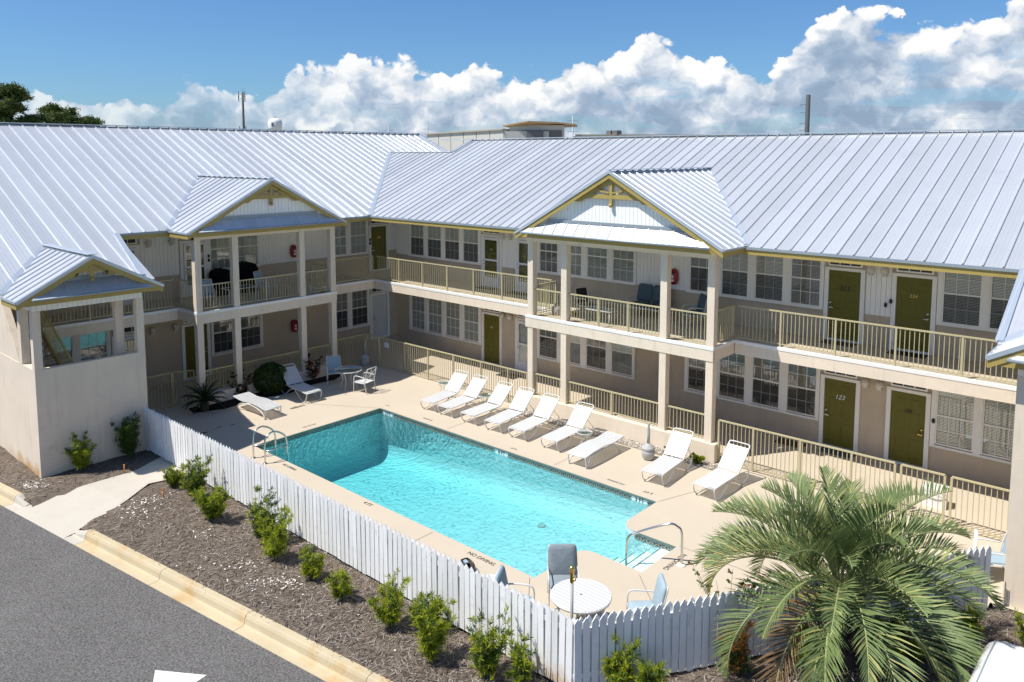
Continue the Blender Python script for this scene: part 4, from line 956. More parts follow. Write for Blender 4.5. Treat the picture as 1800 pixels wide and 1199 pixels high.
place(LF, (-13.42, 17.83, 0), .03, 'white strap lounger laid flat between side table and grey umbrella stand', 'lounger', GRP)
place(LU, (-11.09, 18.22, 0), .08, 'white strap lounger with raised back beside the weeds and grey umbrella stand', 'lounger', GRP)
place(LU, (-9.58, 18.36, 0), -.02, 'white strap lounger with raised back beside the sunlit metal fence by the palm', 'lounger', GRP)
place(LF, (-23.92, 14.22, 0), R(90) + .02, 'white strap lounger laid flat near the sago palm', 'lounger', GRP)
place(LU, (-24.42, 16.22, 0), R(90) - .06, 'white strap lounger with raised back before the round clipped shrub', 'lounger', GRP)
def side_table():
    r = empty('side_table'); MB().lathe([(.02, .46), (.23, .46), (.23, .475), (.02, .475)], 24).build('glass_top', 'table_glass', r)
    MB().tube([(.24 * math.cos(R(a)), .24 * math.sin(R(a)), .465) for a in range(0, 361, 20)], .014, 6).build('rim', 'frame_white', r)
    for k in range(4):
        a = R(45 + 90 * k); c, s_ = math.cos(a), math.sin(a)
        MB().tube(curve([(.22 * c, .22 * s_, .455), (.10 * c, .10 * s_, .26), (.20 * c, .20 * s_, 0)]), .011, 6).build('leg', 'frame_white', r)
    return r
ST = side_table()
for (x, y), lb in zip(((-21.45, 20.05), (-19.2, 19.95), (-14.22, 19.30)), ('small round glass side table at the fence end of the lounger row', 'small round glass side table between the second and third loungers', 'small round glass side table beside the flat lounger')):
    place(ST, (x, y, 0), random.random(), lb, 'side table', 'round glass side tables by the pool')
def umb():
    r = empty('umbrella_stand')
    MB().lathe([(.13, 0), (.17, .06), (.20, .20), (.21, .27), (.17, .30), (.21, .34), (.19, .39), (.09, .45), (.05, .50)], 20).build('base', 'umb_grey', r)
    MB().lathe([(.05, .49), (.045, .80), (.032, 1.06), (.04, 1.10), (.02, 1.14)], 12).build('pole_sleeve', 'umb_grey', r); return r
US = umb()
place(US, (-27.1, 20.65, 0), 0, 'grey bell-shaped umbrella stand in shade at the fence corner', 'umbrella stand', 'grey umbrella stands on the deck')
place(US, (-12.17, 19.75, 0), .4, 'grey bell-shaped umbrella stand in sun among the loungers', 'umbrella stand', 'grey umbrella stands on the deck')
# glass dining table with two chairs
def round_table(name, r_, h, m, label):
    e = empty(name, label=label, cat='table')
    MB().lathe([(.02, h - .012), (r_ - .02, h - .012), (r_ - .02, h), (.02, h)], 32).build('glass_top', m, e)
    MB().tube([(r_ * math.cos(R(a)), r_ * math.sin(R(a)), h - .005) for a in range(0, 361, 12)], .018, 6).build('rim', 'frame_white', e)
    for k in range(4):
        a = R(30 + 90 * k); c, s_ = math.cos(a), math.sin(a)
        MB().tube(curve([(r_ * .86 * c, r_ * .86 * s_, h - .02), (r_ * .45 * c, r_ * .45 * s_, h * .55), (r_ * .55 * c, r_ * .55 * s_, h * .25), (r_ * .70 * c, r_ * .70 * s_, 0)]), .015, 6).build('leg', 'frame_white', e)
    return e
gt = round_table('dining_table', .53, .74, 'table_glass', 'round glass dining table with white metal legs in the shade'); gt.location = (-24.88, 18.12, 0)
def arm_chair(name, seat_m, back_m, lattice=False, cush=0.0, frame='frame_white', high=.98, wd=.29):
    r = empty(name); W = wd
    for s_ in (-1, 1):
        MB().tube(curve([(s_ * W, -.28, 0), (s_ * W, -.27, .42), (s_ * W, -.25, .60), (s_ * W, -.15, .66), (s_ * W, .18, .64), (s_ * W, .26, .62)]), .016, 6).build('arm', frame, r)
        MB().tube(curve([(s_ * W * .97, .36, 0), (s_ * W * .97, .27, .40), (s_ * W * .97, .32, .70), (s_ * W * .9, .40, high)]), .016, 6).build('leg', frame, r)
        MB().tube([(s_ * W * .95, -.27, .40), (s_ * W * .95, .27, .39)], .014, 6).build('side_rail', frame, r)
    MB().tube([(-W * .9, .40, high), (W * .9, .40, high)], .016, 6).build('top_rail', frame, r)
    MB().tube([(-W, -.27, .40), (W, -.27, .40)], .014, 6).build('front_rail', frame, r)
    if lattice:
        b = MB(); y = lambda z: .27 + .13 * (z - .40) / .58
        for k in (-1, 1):
            b.tube([(k * W * .9, y(.52), .52), (-k * W * .9, y(.92), .92)], .009, 5); b.tube(curve([(k * W * .9, y(.60), .60), (0, y(.86), .86), (-k * W * .9, y(.60), .60)][::k]), .009, 5)
        b.tube([(-W, y(.52), .52), (W, y(.52), .52)], .010, 5); b.tube([(0, y(.52), .52), (0, y(.97), .97)], .009, 5); b.build('lattice', frame, r)
    else:
        if cush: MB().pillow((0, .30, .74), W * 1.95, .68, cush, .3, 12, Matrix.Rotation(R(78), 3, 'X').to_euler()).build('back_cushion', back_m, r)
        else: MB().extrude([(-W * .9, .28, .44), (W * .9, .28, .44), (W * .88, .39, .95), (-W * .88, .39, .95)], (0, .012, 0)).build('back_sling', back_m, r)
    if cush: MB().pillow((0, 0, .44), W * 1.9, .56, cush, .3, 12).build('seat_cushion', seat_m, r)
    else: MB().extrude([(-W * .93, -.27, .41), (W * .93, -.27, .41), (W * .93, .27, .40), (-W * .93, .27, .40)], (0, 0, .012)).build('seat_sling', seat_m, r)
    return r
c1 = arm_chair('patio_chair', 'sling_blue', 'sling_blue'); props(c1, 'pale blue sling chair behind the round glass table', 'chair'); c1.location = (-26.0, 18.25, 0); c1.rotation_euler.z = R(60)
c2 = arm_chair('patio_chair', 'vinyl_white', 'vinyl_white', lattice=True); props(c2, 'white lattice-back metal chair at the round glass table', 'chair'); c2.location = (-24.05, 18.25, 0); c2.rotation_euler.z = R(-78)
# cushioned set by the fence corner
tb = empty('slatted_table', (-8.50, 11.47, 0), 0, 'round white slatted table at the corner of the picket fence', 'table')
k = 12; rt = .58
for i in range(k):
    y0, y1 = -rt + 2 * rt * i / k + .007, -rt + 2 * rt * (i + 1) / k - .007
    h0, h1 = math.sqrt(max(0.002, rt * rt - y0 * y0)), math.sqrt(max(0.002, rt * rt - y1 * y1)); ym = (y0 + y1) / 2; hm = math.sqrt(rt * rt - ym * ym)
    MB().slab([(-h0, y0), (h0, y0), (hm, ym), (h1, y1), (-h1, y1), (-hm, ym)], .75, .775).build('slat', 'vinyl_white', tb)
MB().lathe([(rt - .05, .72), (rt, .72), (rt + .012, .75), (rt + .005, .768), (rt - .05, .748)], 40).build('rim', 'vinyl_white', tb)
for i in range(4):
    a = R(45 + 90 * i); MB().tube([(.42 * math.cos(a), .42 * math.sin(a), .74), (.46 * math.cos(a), .46 * math.sin(a), 0)], .028, 8).build('leg', 'vinyl_white', tb)
MB().lathe([(.02, .776), (.02, .779), (.001, .779)], 10).build('umbrella_hole', 'black', tb)
pc = empty('umbrella_pole', (-8.02, 10.55, 0), 0, 'bare grey umbrella pole with brass top inside the picket fence corner', 'pole')
MB().lathe([(.20, 0), (.20, .05), (.04, .09), (.035, .12)], 16).build('foot', 'umb_grey', pc)
MB().tube([(0, 0, .1), (0, 0, 1.62)], .030, 10).build('pole', 'umb_grey', pc); MB().lathe([(.036, 1.60), (.036, 1.78), (.05, 1.80), (.05, 1.86), (.022, 1.90)], 10).build('brass_top', 'brass', pc)
MB().pillow((.05, 0, 1.66), .07, .05, .05, .5, 8).build('knob', 'brass', pc)
cc = arm_chair('cushioned_chair', 'cushion_grey', 'cushion_grey', cush=.11, high=1.02, wd=.31)
cc.location = (-9.38, 12.05, 0); cc.rotation_euler.z = R(42); props(cc, 'white armchair with dark grey crumpled cushion facing away from the pool', 'chair', 'cushioned armchairs round the slatted table')
for loc, rz, lb in (((-7.62, 12.3, 0), R(-48), 'white armchair with pale grey cushions between slatted table and pool steps'), ((-9.58, 10.85, 0), R(118), 'white armchair with pale grey cushions half hidden by the picket fence')):
    o = copy_tree(cc); o.location = loc; o.rotation_euler.z = rz; props(o, lb)
    for ch in o.children:
        if 'cushion' in ch.name and ch.type == 'MESH': ch.data = ch.data.copy(); ch.data.materials[0] = MATS['cushion_blue']
bc = arm_chair('patio_chair', 'sling_blue', 'sling_blue', cush=0, wd=.32); bc.location = (-3.05, 19.1, 0); bc.rotation_euler.z = R(-60); props(bc, 'pale blue sling armchair beside the sunlit stair tower', 'chair')
up2 = empty('umbrella_pole', (-3.25, 18.35, 0), 0, 'short white umbrella pole before the pale blue chair', 'pole'); MB().tube([(0, 0, 0), (0, 0, 1.25)], .035, 10).build('pole', 'white_plain', up2); MB().lathe([(.2, 0), (.2, .05), (.05, .08)], 14).build('foot', 'umb_grey', up2)
# things left on the deck near the fence
sk = empty('folded_tote', (-11.72, 11.62, 0), R(-20), 'dark open-topped tote bag on the deck by the fence', 'bag'); m_ = MB()
m_.add([(-.28, -.09, 0), (.28, -.09, 0), (.28, .09, 0), (-.28, .09, 0), (-.33, -.14, .30), (.33, -.14, .30), (.33, .14, .30), (-.33, .14, .30)], [(0, 1, 2, 3), (0, 1, 5, 4), (1, 2, 6, 5), (2, 3, 7, 6), (3, 0, 4, 7)]); m_.build('body', 'palm_bark', sk); sk.scale = (.55, .6, .6)
MB().tube(curve([(-.33, -.14, .30), (.33, -.14, .30), (.33, .14, .30), (-.33, .14, .30), (-.33, -.14, .30)], 3), .02, 6).build('rim', 'black', sk); MB().box(-.30, -.05, -.07, .06, .22, .29).build('towel', 'cushion_blue', sk)
li = MB().lathe([(.20, .0), (.20, .02), (.02, .035)], 20).lathe([(.03, .034), (.03, .05), (.004, .05)], 8).build('skimmer_lid', 'white_plain', None, (-11.05, 11.72, .002)); props(li, 'round white skimmer lid set in the deck near the fence', 'lid')
# ---- upper balcony furniture
gl2 = empty('loveseat', (-14.75, 23.75, ZF), 0, 'two-seat patio sofa with dark teal cushions on the sunlit upper balcony', 'sofa')
for s_ in (-1, 1):
    MB().tube(curve([(s_ * .68, -.36, 0), (s_ * .68, -.34, .55), (s_ * .68, -.2, .62), (s_ * .68, .30, .60)]), .018, 6).build('arm', 'frame_white', gl2); MB().tube([(s_ * .66, .36, 0), (s_ * .66, .40, .9)], .018, 6).build('leg', 'frame_white', gl2)
    MB().pillow((s_ * .32, -.02, .40), .63, .62, .15, .3, 12).build('seat_cushion', 'cushion_teal', gl2); MB().pillow((s_ * .32, .30, .76), .63, .66, .14, .3, 12, Matrix.Rotation(R(76), 3, 'X').to_euler()).build('back_cushion', 'cushion_teal', gl2)
MB().box(-.66, .66, -.32, .32, .28, .32).build('seat_frame', 'frame_white', gl2)
ac = arm_chair('cushioned_chair', 'cushion_teal', 'cushion_teal', cush=.13, high=1.02, wd=.30); ac.location = (-12.75, 23.35, ZF); ac.rotation_euler.z = R(-42); props(ac, 'armchair with dark teal cushions below the extinguisher cabinet', 'chair')
ac2 = arm_chair('patio_chair', 'cushion_teal', 'black', wd=.28); ac2.location = (-16.35, 22.3, ZF); ac2.rotation_euler.z = R(75); props(ac2, 'dark sling chair on the sunlit upper balcony beside the glass coffee table', 'chair')
def coffee(loc, w_, d_, h, label, rz=0):
    e = empty('coffee_table', loc, rz, label, 'table'); MB().box(-w_ / 2, w_ / 2, -d_ / 2, d_ / 2, h - .014, h - .004).build('glass_top', 'table_glass', e)
    MB().tube([(-w_ / 2, -d_ / 2, h - .01), (w_ / 2, -d_ / 2, h - .01), (w_ / 2, d_ / 2, h - .01), (-w_ / 2, d_ / 2, h - .01), (-w_ / 2, -d_ / 2, h - .01)], .02, 6).build('rim', 'frame_white', e)
    for a in (-1, 1):
        for b in (-1, 1): MB().tube([(a * (w_ / 2 - .03), b * (d_ / 2 - .03), 0), (a * (w_ / 2 - .03), b * (d_ / 2 - .03), h - .02)], .018, 6).build('leg', 'frame_white', e)
coffee((-15.35, 21.75, ZF), 1.05, .55, .46, 'oblong glass coffee table with white frame on the sunlit upper balcony')
fs = empty('folding_stand', (-13.72, 23.3, ZF), 0, 'small white folding stand between teal sofa and armchair', 'stand')
MB().box(-.2, .2, -.17, .17, .48, .50).build('top', 'frame_white', fs)
for s_ in (-1, 1):
    for y in (-.14, .14): MB().tube([(-s_ * .18, y, 0), (s_ * .18, y, .48)], .012, 6).build('leg', 'frame_white', fs)
jar = MB().lathe([(.14, 0), (.19, .08), (.20, .24), (.13, .34), (.10, .38), (.12, .41)], 18).build('watering_jar', 'tile_light', None, (-17.3, 21.75, ZF + .002)); props(jar, 'squat grey jar by the balcony column', 'jar')
bx = MB().box(-.2, .2, -.14, .14, 0, .12).build('yellow_tray', 'mustard', None, (-16.9, 22.0, ZF + .002), (0, 0, .4)); props(bx, 'yellow tray on the sunlit balcony floor beside the grey jar', 'tray')
for x, y, rz, m_, lb, s_ in ((-28.15, 14.05, R(70), 'sling_blue', 'pale sling chair on the shaded balcony by the corner column', 1), (-28.6, 16.85, R(120), 'sling_blue', 'pale sling chair on the shaded balcony beside the black covered grill', 1)):
    c_ = arm_chair('patio_chair', m_, m_); c_.location = (x, y, ZF); c_.rotation_euler.z = rz; props(c_, lb, 'chair')
coffee((-28.75, 15.75, ZF), .62, 1.2, .46, 'white framed glass table on the shaded upper balcony', 0)
for (x, y, s_, lb) in ((-30.2, 15.75, .85, 'low black covered seat against the shaded balcony window'), (-30.05, 16.75, 1.0, 'tall black covered grill with rounded top on the shaded balcony')):
    e = empty('covered_grill', (x, y, ZF), R(90), lb, 'cover', 'black covered items on the shaded balcony'); mb = MB(); W_ = .44 * s_
    prof = [(-W_, 0), (W_, 0), (W_ * .98, .95 * s_), (W_ * .75, 1.16 * s_), (W_ * .3, 1.25 * s_), (-W_ * .3, 1.25 * s_), (-W_ * .75, 1.16 * s_), (-W_ * .98, .95 * s_)]
    mb.extrude([(a, -.32, b) for a, b in prof], (0, .64, 0)); mb.build('cloth_cover', 'black_cloth', e); MB().tube([(W_, -.25, .9 * s_), (W_ + .03, 0, .92 * s_), (W_, .25, .9 * s_)], .015, 6).build('handle', 'black', e)
pot = MB().lathe([(.10, 0), (.16, .1), (.17, .3), (.14, .33)], 14).build('plant_pot', 'umb_grey', None, (-27.75, 18.35, ZF + .002)); props(pot, 'grey pot by the column of the shaded balcony', 'pot')
ball = MB().pillow((0, 0, .08), .17, .17, .16, 1.0, 10).build('ball', 'brass', None, (-27.45, 18.75, ZF + .002)); props(ball, 'small golden ball on the edge of the shaded balcony', 'ball')
def mat_(x, y, z, w_, d_, m, lb): o = MB().box(-w_ / 2, w_ / 2, -d_ / 2, d_ / 2, 0, .015).build('door_mat', m, None, (x, y, z + .001)); props(o, lb, 'mat', 'door mats')
mat_(-8.2, 24.1, ZF, .95, .5, 'palm_bark', 'dark brown mat before door 223'); mat_(-6.25, 24.08, ZF, 1.0, .5, 'black', 'long black mat with rounded look before door 224')
mat_(-9.5, 23.9, 0, .9, .5, 'palm_bark', 'brown mat on the walkway under the window beside door 123'); mat_(-8.1, 24.1, 0, 1.0, .5, 'cushion_teal', 'blue-grey mat before door 123'); mat_(-23.1, 24.1, ZF, .95, .5, 'black', 'black mat before the storm door numbered 221'); mat_(-21.2, 24.05, ZF, 1.0, .5, 'black', 'black mat before the storm door beside door 221')
mat_(-21.3, 23.6, 0, 1.0, .6, 'black', 'black mat before the ground-floor storm door')
gr = empty('white_cooler', (-4.9, 22.1, 0), .1, 'white cooler box behind the metal fence near door 124', 'cooler'); MB().box(-.28, .28, -.2, .2, 0, .42).build('body', 'white_plain', gr); MB().box(-.29, .29, -.21, .21, .425, .50).build('lid', 'white_plain', gr)
MB().tube(curve([(-.28, -.2, .30), (-.1, -.26, .36), (.1, -.26, .36), (.28, -.2, .30)]), .012, 6).build('handle', 'umb_grey', gr)
sg = MB().box(-.07, .07, -.008, 0, -.11, .11).box(.10, .24, -.008, 0, -.11, .11).build('notice', 'white_plain', None, (-26.05, 20.935, 1.02)); props(sg, 'pair of white notices hung on the metal fence near the yard corner', 'notice')

# ================================================================== PLANTS
def leaves_mesh(name, P, D, L, W, mats, midx, N=None, bend=.0):
    """diamond leaves: base P, direction D (unit), length L, width W"""
    n_ = len(P); D = D / np.linalg.norm(D, axis=1, keepdims=True)
    r_ = rng.normal(size=(n_, 3)) if N is None else N
    S = np.cross(D, r_); S /= np.linalg.norm(S, axis=1, keepdims=True) + 1e-9
    L = np.asarray(L)[:, None]; W = np.asarray(W)[:, None]
    up = np.cross(S, D)
    vs = np.stack([P, P + D * L * .5 + S * W / 2 + up * L * bend, P + D * L, P + D * L * .5 - S * W / 2 + up * L * bend], 1).reshape(-1, 3)
    me = bpy.data.meshes.new(name); me.vertices.add(n_ * 4); me.vertices.foreach_set('co', vs.ravel().astype(np.float32))
    me.loops.add(n_ * 4); me.loops.foreach_set('vertex_index', np.arange(n_ * 4, dtype=np.int32)); me.polygons.add(n_)
    me.polygons.foreach_set('loop_start', np.arange(0, n_ * 4, 4, dtype=np.int32)); me.polygons.foreach_set('loop_total', np.full(n_, 4, dtype=np.int32))
    for m in mats: me.materials.append(MATS[m])
    me.polygons.foreach_set('material_index', np.asarray(midx, dtype=np.int32)); me.update(calc_edges=True); me.validate(); return me
def shrub(loc, h, w_, label, bright=.3, dens=1.0, mats=('leaf_dark', 'leaf_mid', 'leaf_bright'), stems=None, leafL=(.07, .12), leafW=(.012, .02), group='young shrubs along the picket fence', name='shrub', lean=.35):
    e = empty(name, loc, 0, label, 'shrub', group)
    ns = stems or max(5, int(9 * w_ / .6)); st = MB(); P = []; D = []; tips = []
    for i in range(ns):
        a = rng.uniform(0, 2 * np.pi); hh = h * rng.uniform(.55, 1.0); rad = w_ / 2 * rng.uniform(.25, 1.0)
        c = curve([(0, 0, 0), (rad * .35 * math.cos(a), rad * .35 * math.sin(a), hh * .4), (rad * math.cos(a), rad * math.sin(a), hh)], 5)
        st.tube(c, [.012 * (1 - .8 * k / (len(c) - 1)) for k in range(len(c))], 5)
        ntw = int(14 * dens)
        for k in range(ntw):
            t = rng.uniform(.22, 1.0); p = c[int(t * (len(c) - 1))]; b = a + rng.normal(0, 1.3)
            tl = .22 * (1.15 - .5 * t) * rng.uniform(.5, 1.3) * min(1, h / .8 + .2); d = np.array([math.cos(b), math.sin(b), rng.uniform(.2, 1.1)]); d /= np.linalg.norm(d)
            q = np.array(p); nl = int(22 * dens)
            s_ = rng.uniform(.1, 1, nl); P.append(q + d * (s_[:, None] * tl)); dd = d * .7 + rng.normal(0, .6, (nl, 3)); dd[:, 2] += .15; D.append(dd); tips.append((s_ > .30) * (rng.random() < min(.9, bright * 1.7 * (.5 + t))) * np.ones(nl))
    P = np.concatenate(P); D = np.concatenate(D); tip = np.concatenate(tips); n_ = len(P)
    mi = np.where(tip > 0, 2, (rng.random(n_) < .45).astype(int))
    put('foliage', leaves_mesh('foliage', P, D, rng.uniform(*leafL, n_), rng.uniform(*leafW, n_), mats, mi), e); st.build('stem', 'stem_green', e); return e
G = 'young shrubs along the picket fence'
SH = [(-24.05, 8.05, .95, .85, .45, 'bright yellow-green shrub with a bare leader at the tower wall'), (-23.95, 9.35, 1.15, .9, .05, 'dark green shrub in the shade of the tower wall'),
      (-20.9, 9.35, .50, .55, .30, 'low shrub at the end of the bed beside the concrete path'), (-19.75, 9.35, .95, .85, .18, 'dark bushy shrub, second in the bed from the concrete path'), (-18.2, 9.05, .75, .95, .45, 'loose yellowish shrub, third in the bed from the concrete path'),
      (-16.2, 9.3, 1.15, .75, .10, 'tall dark shrub standing behind a brighter bushy one'), (-15.35, 9.05, 1.00, .85, .55, 'bushy bright green shrub in front of a taller dark one'),
      (-14.0, 9.15, .55, .42, .75, 'small golden shrub alone on the bed'), (-12.85, 9.1, .62, .38, .55, 'small upright shrub next to the golden one'),
      (-11.35, 9.15, .88, .62, .65, 'yellow-green shrub with bare twigs next to the fence'), (-10.75, 9.55, .75, .5, .10, 'thin dark shrub pressed against the picket fence'), (-10.0, 9.0, .98, .8, .60, 'large bright shrub before the bend of the picket fence'),
      (-8.95, 9.3, 1.0, .75, .30, 'feathery green shrub before the rusty fence corner'), (-8.35, 9.55, .80, .4, .35, 'small shrub leaning on the rusty fence corner'), (-6.95, 10.55, .85, .6, .55, 'yellow-green shrub before the shaded side of the fence corner'), (-6.55, 10.8, .6, .45, .3, 'small shrub between the fence corner and the browning shrub')]
for x, y, h, w_, br, lb in SH: shrub((x, y, -.01), h * 1.18, w_ * 1.14, lb, br, dens=1.15, group=G)
o = shrub((-5.75, 12.35, -.01), 1.0, .55, 'browning shrub with orange dead twigs below the palm fronds', .35, mats=('leaf_dark', 'leaf_mid', 'leaf_orange'), group=G)
for x, y, h, w_, lb in ((-4.9, 13.4, .75, .6, 'green shrub under the left fronds of the palm'), (-4.0, 15.2, .55, .7, 'low shrub at the fence behind the palm trunk'), (-3.55, 14.7, .5, .65, 'low shrub beside the garden tap post'), (-2.95, 15.35, .75, .8, 'dense shrub beside the white vehicle'), (-1.95, 16.6, .7, .6, 'shrub at the foot of the sunlit stair tower'), (-3.0, 16.5, .5, .5, 'small shrub with a white rock beside it')):
    shrub((x, y, -.01), h, w_, lb, .35, group='shrubs under the palm')
# weeds in the shell strip behind the loungers
for x, y, lb in ((-11.75, 20.4, 'low green weed in the gravel beside the umbrella stand'), (-10.9, 20.42, 'spreading green weed in the gravel behind a lounger back')): shrub((x, y, 0), .28, .45, lb, .4, leafL=(.04, .08), leafW=(.02, .04), group='weeds in the gravel strip', name='weed')
# white gravel strip (uncountable)
n_ = 2600; gx = rng.uniform(-18.4, -10.4, n_); gy = rng.uniform(20.28, 20.74, n_) + .05 * np.sin(gx * 3); me = None
Pg = np.stack([gx, gy, rng.uniform(.008, .03, n_)], 1); Dg = rng.normal(size=(n_, 3)); Dg[:, 2] *= .3
props(put('gravel', leaves_mesh('gravel', Pg, Dg, rng.uniform(.03, .06, n_), rng.uniform(.025, .045, n_), ['shell'], np.zeros(n_), N=np.tile([0, 0, 1.], (n_, 1)))), 'strip of white gravel along the low wall behind the loungers', 'gravel', kind='stuff')
MB().slab([(-18.5, 20.2), (-10.3, 20.25), (-10.3, 20.76), (-18.5, 20.76)], -.05, .006).build('gravel_bed', 'joint'); props(bpy.data.objects['gravel_bed'], kind='structure')
bedpoly = [(-27.1, 12.7), (-26.5, 12.6), (-26.1, 13.6), (-26.25, 15.0), (-26.0, 16.2), (-26.3, 17.4), (-26.2, 18.4), (-26.6, 19.1), (-27.1, 19.2)]
MB().slab(bedpoly, -.05, .012).build('planting_bed', 'mulch_dark'); props(bpy.data.objects['planting_bed.001'], kind='structure')
# round clipped shrub
rs = empty('clipped_shrub', (-26.62, 15.75, 0), 0, 'dark round clipped shrub at the shaded low wall', 'shrub')
n_ = 9000; u_ = rng.normal(size=(n_, 3)); u_ /= np.linalg.norm(u_, axis=1, keepdims=True)
lump = 1 + .08 * np.sin(u_[:, 0] * 7 + 1) * np.cos(u_[:, 1] * 6) + .06 * np.sin(u_[:, 2] * 9 + u_[:, 0] * 5) - .25 * rng.random(n_) ** 3
P = u_ * lump[:, None] * np.array([.58, .60, .56]) + np.array([0, 0, .56]); P[:, 2] = np.maximum(P[:, 2], .02)
put('foliage', leaves_mesh('foliage', P, u_ + rng.normal(0, .6, (n_, 3)), rng.uniform(.05, .08, n_), rng.uniform(.03, .045, n_), ['leaf_round', 'leaf_dark', 'leaf_bright'], np.where(rng.random(n_) < .04, 2, (rng.random(n_) < .3).astype(int))), rs)
st = MB()
for i in range(5): a = i * 1.26; st.tube([(0, 0, 0), (.25 * math.cos(a), .25 * math.sin(a), .6)], .02, 5)
st.build('stem', 'bark', rs)
for (x, y, h, lb) in ((-26.85, 14.65, 1.05, 'leggy rose bush with reddish leaves before the low wall'), (-26.7, 17.75, 1.15, 'broad dark rose bush behind the blue chair')):
    shrub((x, y, 0), h, 1.0, lb, .10, dens=.8, mats=('leaf_red', 'leaf_sago', 'leaf_orange'), stems=8, leafL=(.05, .08), leafW=(.03, .045), group='rose bushes at the shaded low wall', name='rose_bush')
shrub((-6.2, 12.95, 0.0), 1.75, 1.5, 'sparse flowering rose bush leaning over the picket fence', .05, dens=.6, mats=('leaf_mid', 'leaf_dark', 'leaf_orange'), stems=9, leafL=(.05, .07), leafW=(.025, .04), group=None, name='rose_bush')
# palms
def frond_mesh(L, rise, droop, nl, ll, lw_, mats, vee=.9, seed=0, twist=0.0):
    """rachis in the xz plane leaving the crown; returns rachis + leaflets mesh"""
    rg = np.random.default_rng(seed); n_ = 26; t = np.linspace(0, 1, n_); ang = rise - droop * t ** 1.5; ds = L / (n_ - 1)
    x = np.concatenate([[0], np.cumsum(np.cos(ang[:-1]) * ds)]); z = np.concatenate([[0], np.cumsum(np.sin(ang[:-1]) * ds)]); y = twist * t ** 2 * L
    P, D, N, LL = [], [], [], []
    for i in range(nl):
        s_ = .18 + .80 * (i + .5) / nl; k = s_ * (n_ - 1); i0 = int(k); f = k - i0
        p = np.array([np.interp(k, range(n_), x), np.interp(k, range(n_), y), np.interp(k, range(n_), z)])
        a = np.interp(k, range(n_), ang); tg = np.array([math.cos(a), 2 * twist * s_, math.sin(a)]); tg /= np.linalg.norm(tg); nn = np.array([-math.sin(a), 0, math.cos(a)])
        env = math.sin(math.pi * min(1, .22 + .80 * s_)) ** .55
        for sd in (-1, 1):
            fw = .80 + .9 * s_ + rg.normal(0, .20); v = np.array([0, sd, 0]) * 1.0 + nn * (vee + rg.normal(0, .12)) + tg * fw
            v /= np.linalg.norm(v); l = ll * env * rg.uniform(.85, 1.1)
            P.append(p); D.append(v); LL.append(l); N.append(nn + np.array([0, -sd * .8, 0]))
    P, D, N, LL = map(np.array, (P, D, N, LL)); m = len(P)
    S = np.cross(D, N); S /= np.linalg.norm(S, axis=1, keepdims=True); Wd = (lw_ * (0.7 + .6 * rg.random(m)))[:, None]; l1 = LL[:, None]
    mid = P + D * l1 * .5; tip = P + D * l1 * (.97) + np.array([0, 0, -1.]) * l1 * (.03 + .10 * rg.random(m))[:, None]
    vs = np.stack([P - S * Wd * .3, P + S * Wd * .3, mid + S * Wd * .5, mid - S * Wd * .5, tip], 1).reshape(-1, 3)
    fs = []; mi = []
    for i in range(m): b = i * 5; fs += [(b, b + 1, b + 2, b + 3), (b + 3, b + 2, b + 4)]; q = 1 if rg.random() < .12 else 0; mi += [q, q]
    mb = MB(); mb.tube([(x[i], y[i], z[i]) for i in range(0, n_, 1)], [.022 * (1 - .85 * k) + .003 for k in t], 5); nb = len(mb.v)
    me = bpy.data.meshes.new('frond'); me.from_pydata([tuple(p) for p in mb.v] + vs.tolist(), [], mb.f + [tuple(k + nb for k in f) for f in fs])
    for mm in mats: me.materials.append(MATS[mm])
    me.polygons.foreach_set('material_index', [2] * len(mb.f) + mi); me.update(); return me
pm = empty('palm', (-4.52, 13.95, 0), 0, 'feathery grey-green palm with arching fronds in front of the picket fence', 'palm')
tk = MB(); tk.lathe([(.30, -.1), (.27, .2), (.25, .7), (.30, 1.0), (.22, 1.3), (.08, 1.45)], 16)
for i in range(70):
    a = i * 2.4; z = .12 + 1.08 * i / 70; r_ = .25; c, s_ = math.cos(a), math.sin(a)
    tk.beam((r_ * c * .8, r_ * s_ * .8, z), ((r_ + .16) * c, (r_ + .16) * s_, z + .24), .09, .035)
tk.build('trunk', 'palm_bark', pm)
for i in range(50):
    t_ = i / 50; a = i * 2.39996 + random.uniform(-.2, .2)
    rise = R(80 - 74 * t_ ** .8 + random.uniform(-8, 8)); L = 2.05 + .65 * random.random() - .40 * (t_ < .22)
    droop = R(50 + 75 * min(1, t_ * 1.1) + random.uniform(-14, 14))
    me = frond_mesh(L * 1.14, rise, droop, 48, .74, .030, (['leaf_dead', 'leaf_palm_yellow', 'rachis'] if i in (46, 49) else ['leaf_palm_yellow', 'leaf_palm', 'rachis'] if i in (33, 38) else ['leaf_palm', 'leaf_palm_yellow', 'rachis']), vee=1.25 - .55 * t_, seed=i, twist=random.uniform(-.10, .10))
    put('frond', me, pm, (.10 * math.cos(a), .10 * math.sin(a), 1.32 + .15 * (1 - t_)), (0, 0, a))
MB().pillow((.0, -.0, 0), .20, .78, .16, .9, 10, Matrix.Rotation(R(-38), 3, 'X').to_euler()).build('spathe', 'spathe', pm, (-.62, -.05, 1.62), (0, 0, R(50))) if mat('spathe', (.05, .012, .008), .6) else None
sg2 = empty('sago_palm', (-26.45, 13.0, 0), 0, 'dark sago palm with stiff fronds beside the metal gate', 'palm')
MB().lathe([(.14, 0), (.16, .2), (.12, .36), (.02, .42)], 12).build('trunk', 'palm_bark', sg2)
for i in range(34):
    t_ = i / 34; a = i * 2.39996
    put('frond', frond_mesh(.78 + .15 * random.random(), R(80 - 85 * t_), R(45 + 20 * t_), 26, .15, .014, ['leaf_sago', 'leaf_sago', 'leaf_sago'], vee=.5, seed=100 + i), sg2, (0, 0, .36), (0, 0, a))
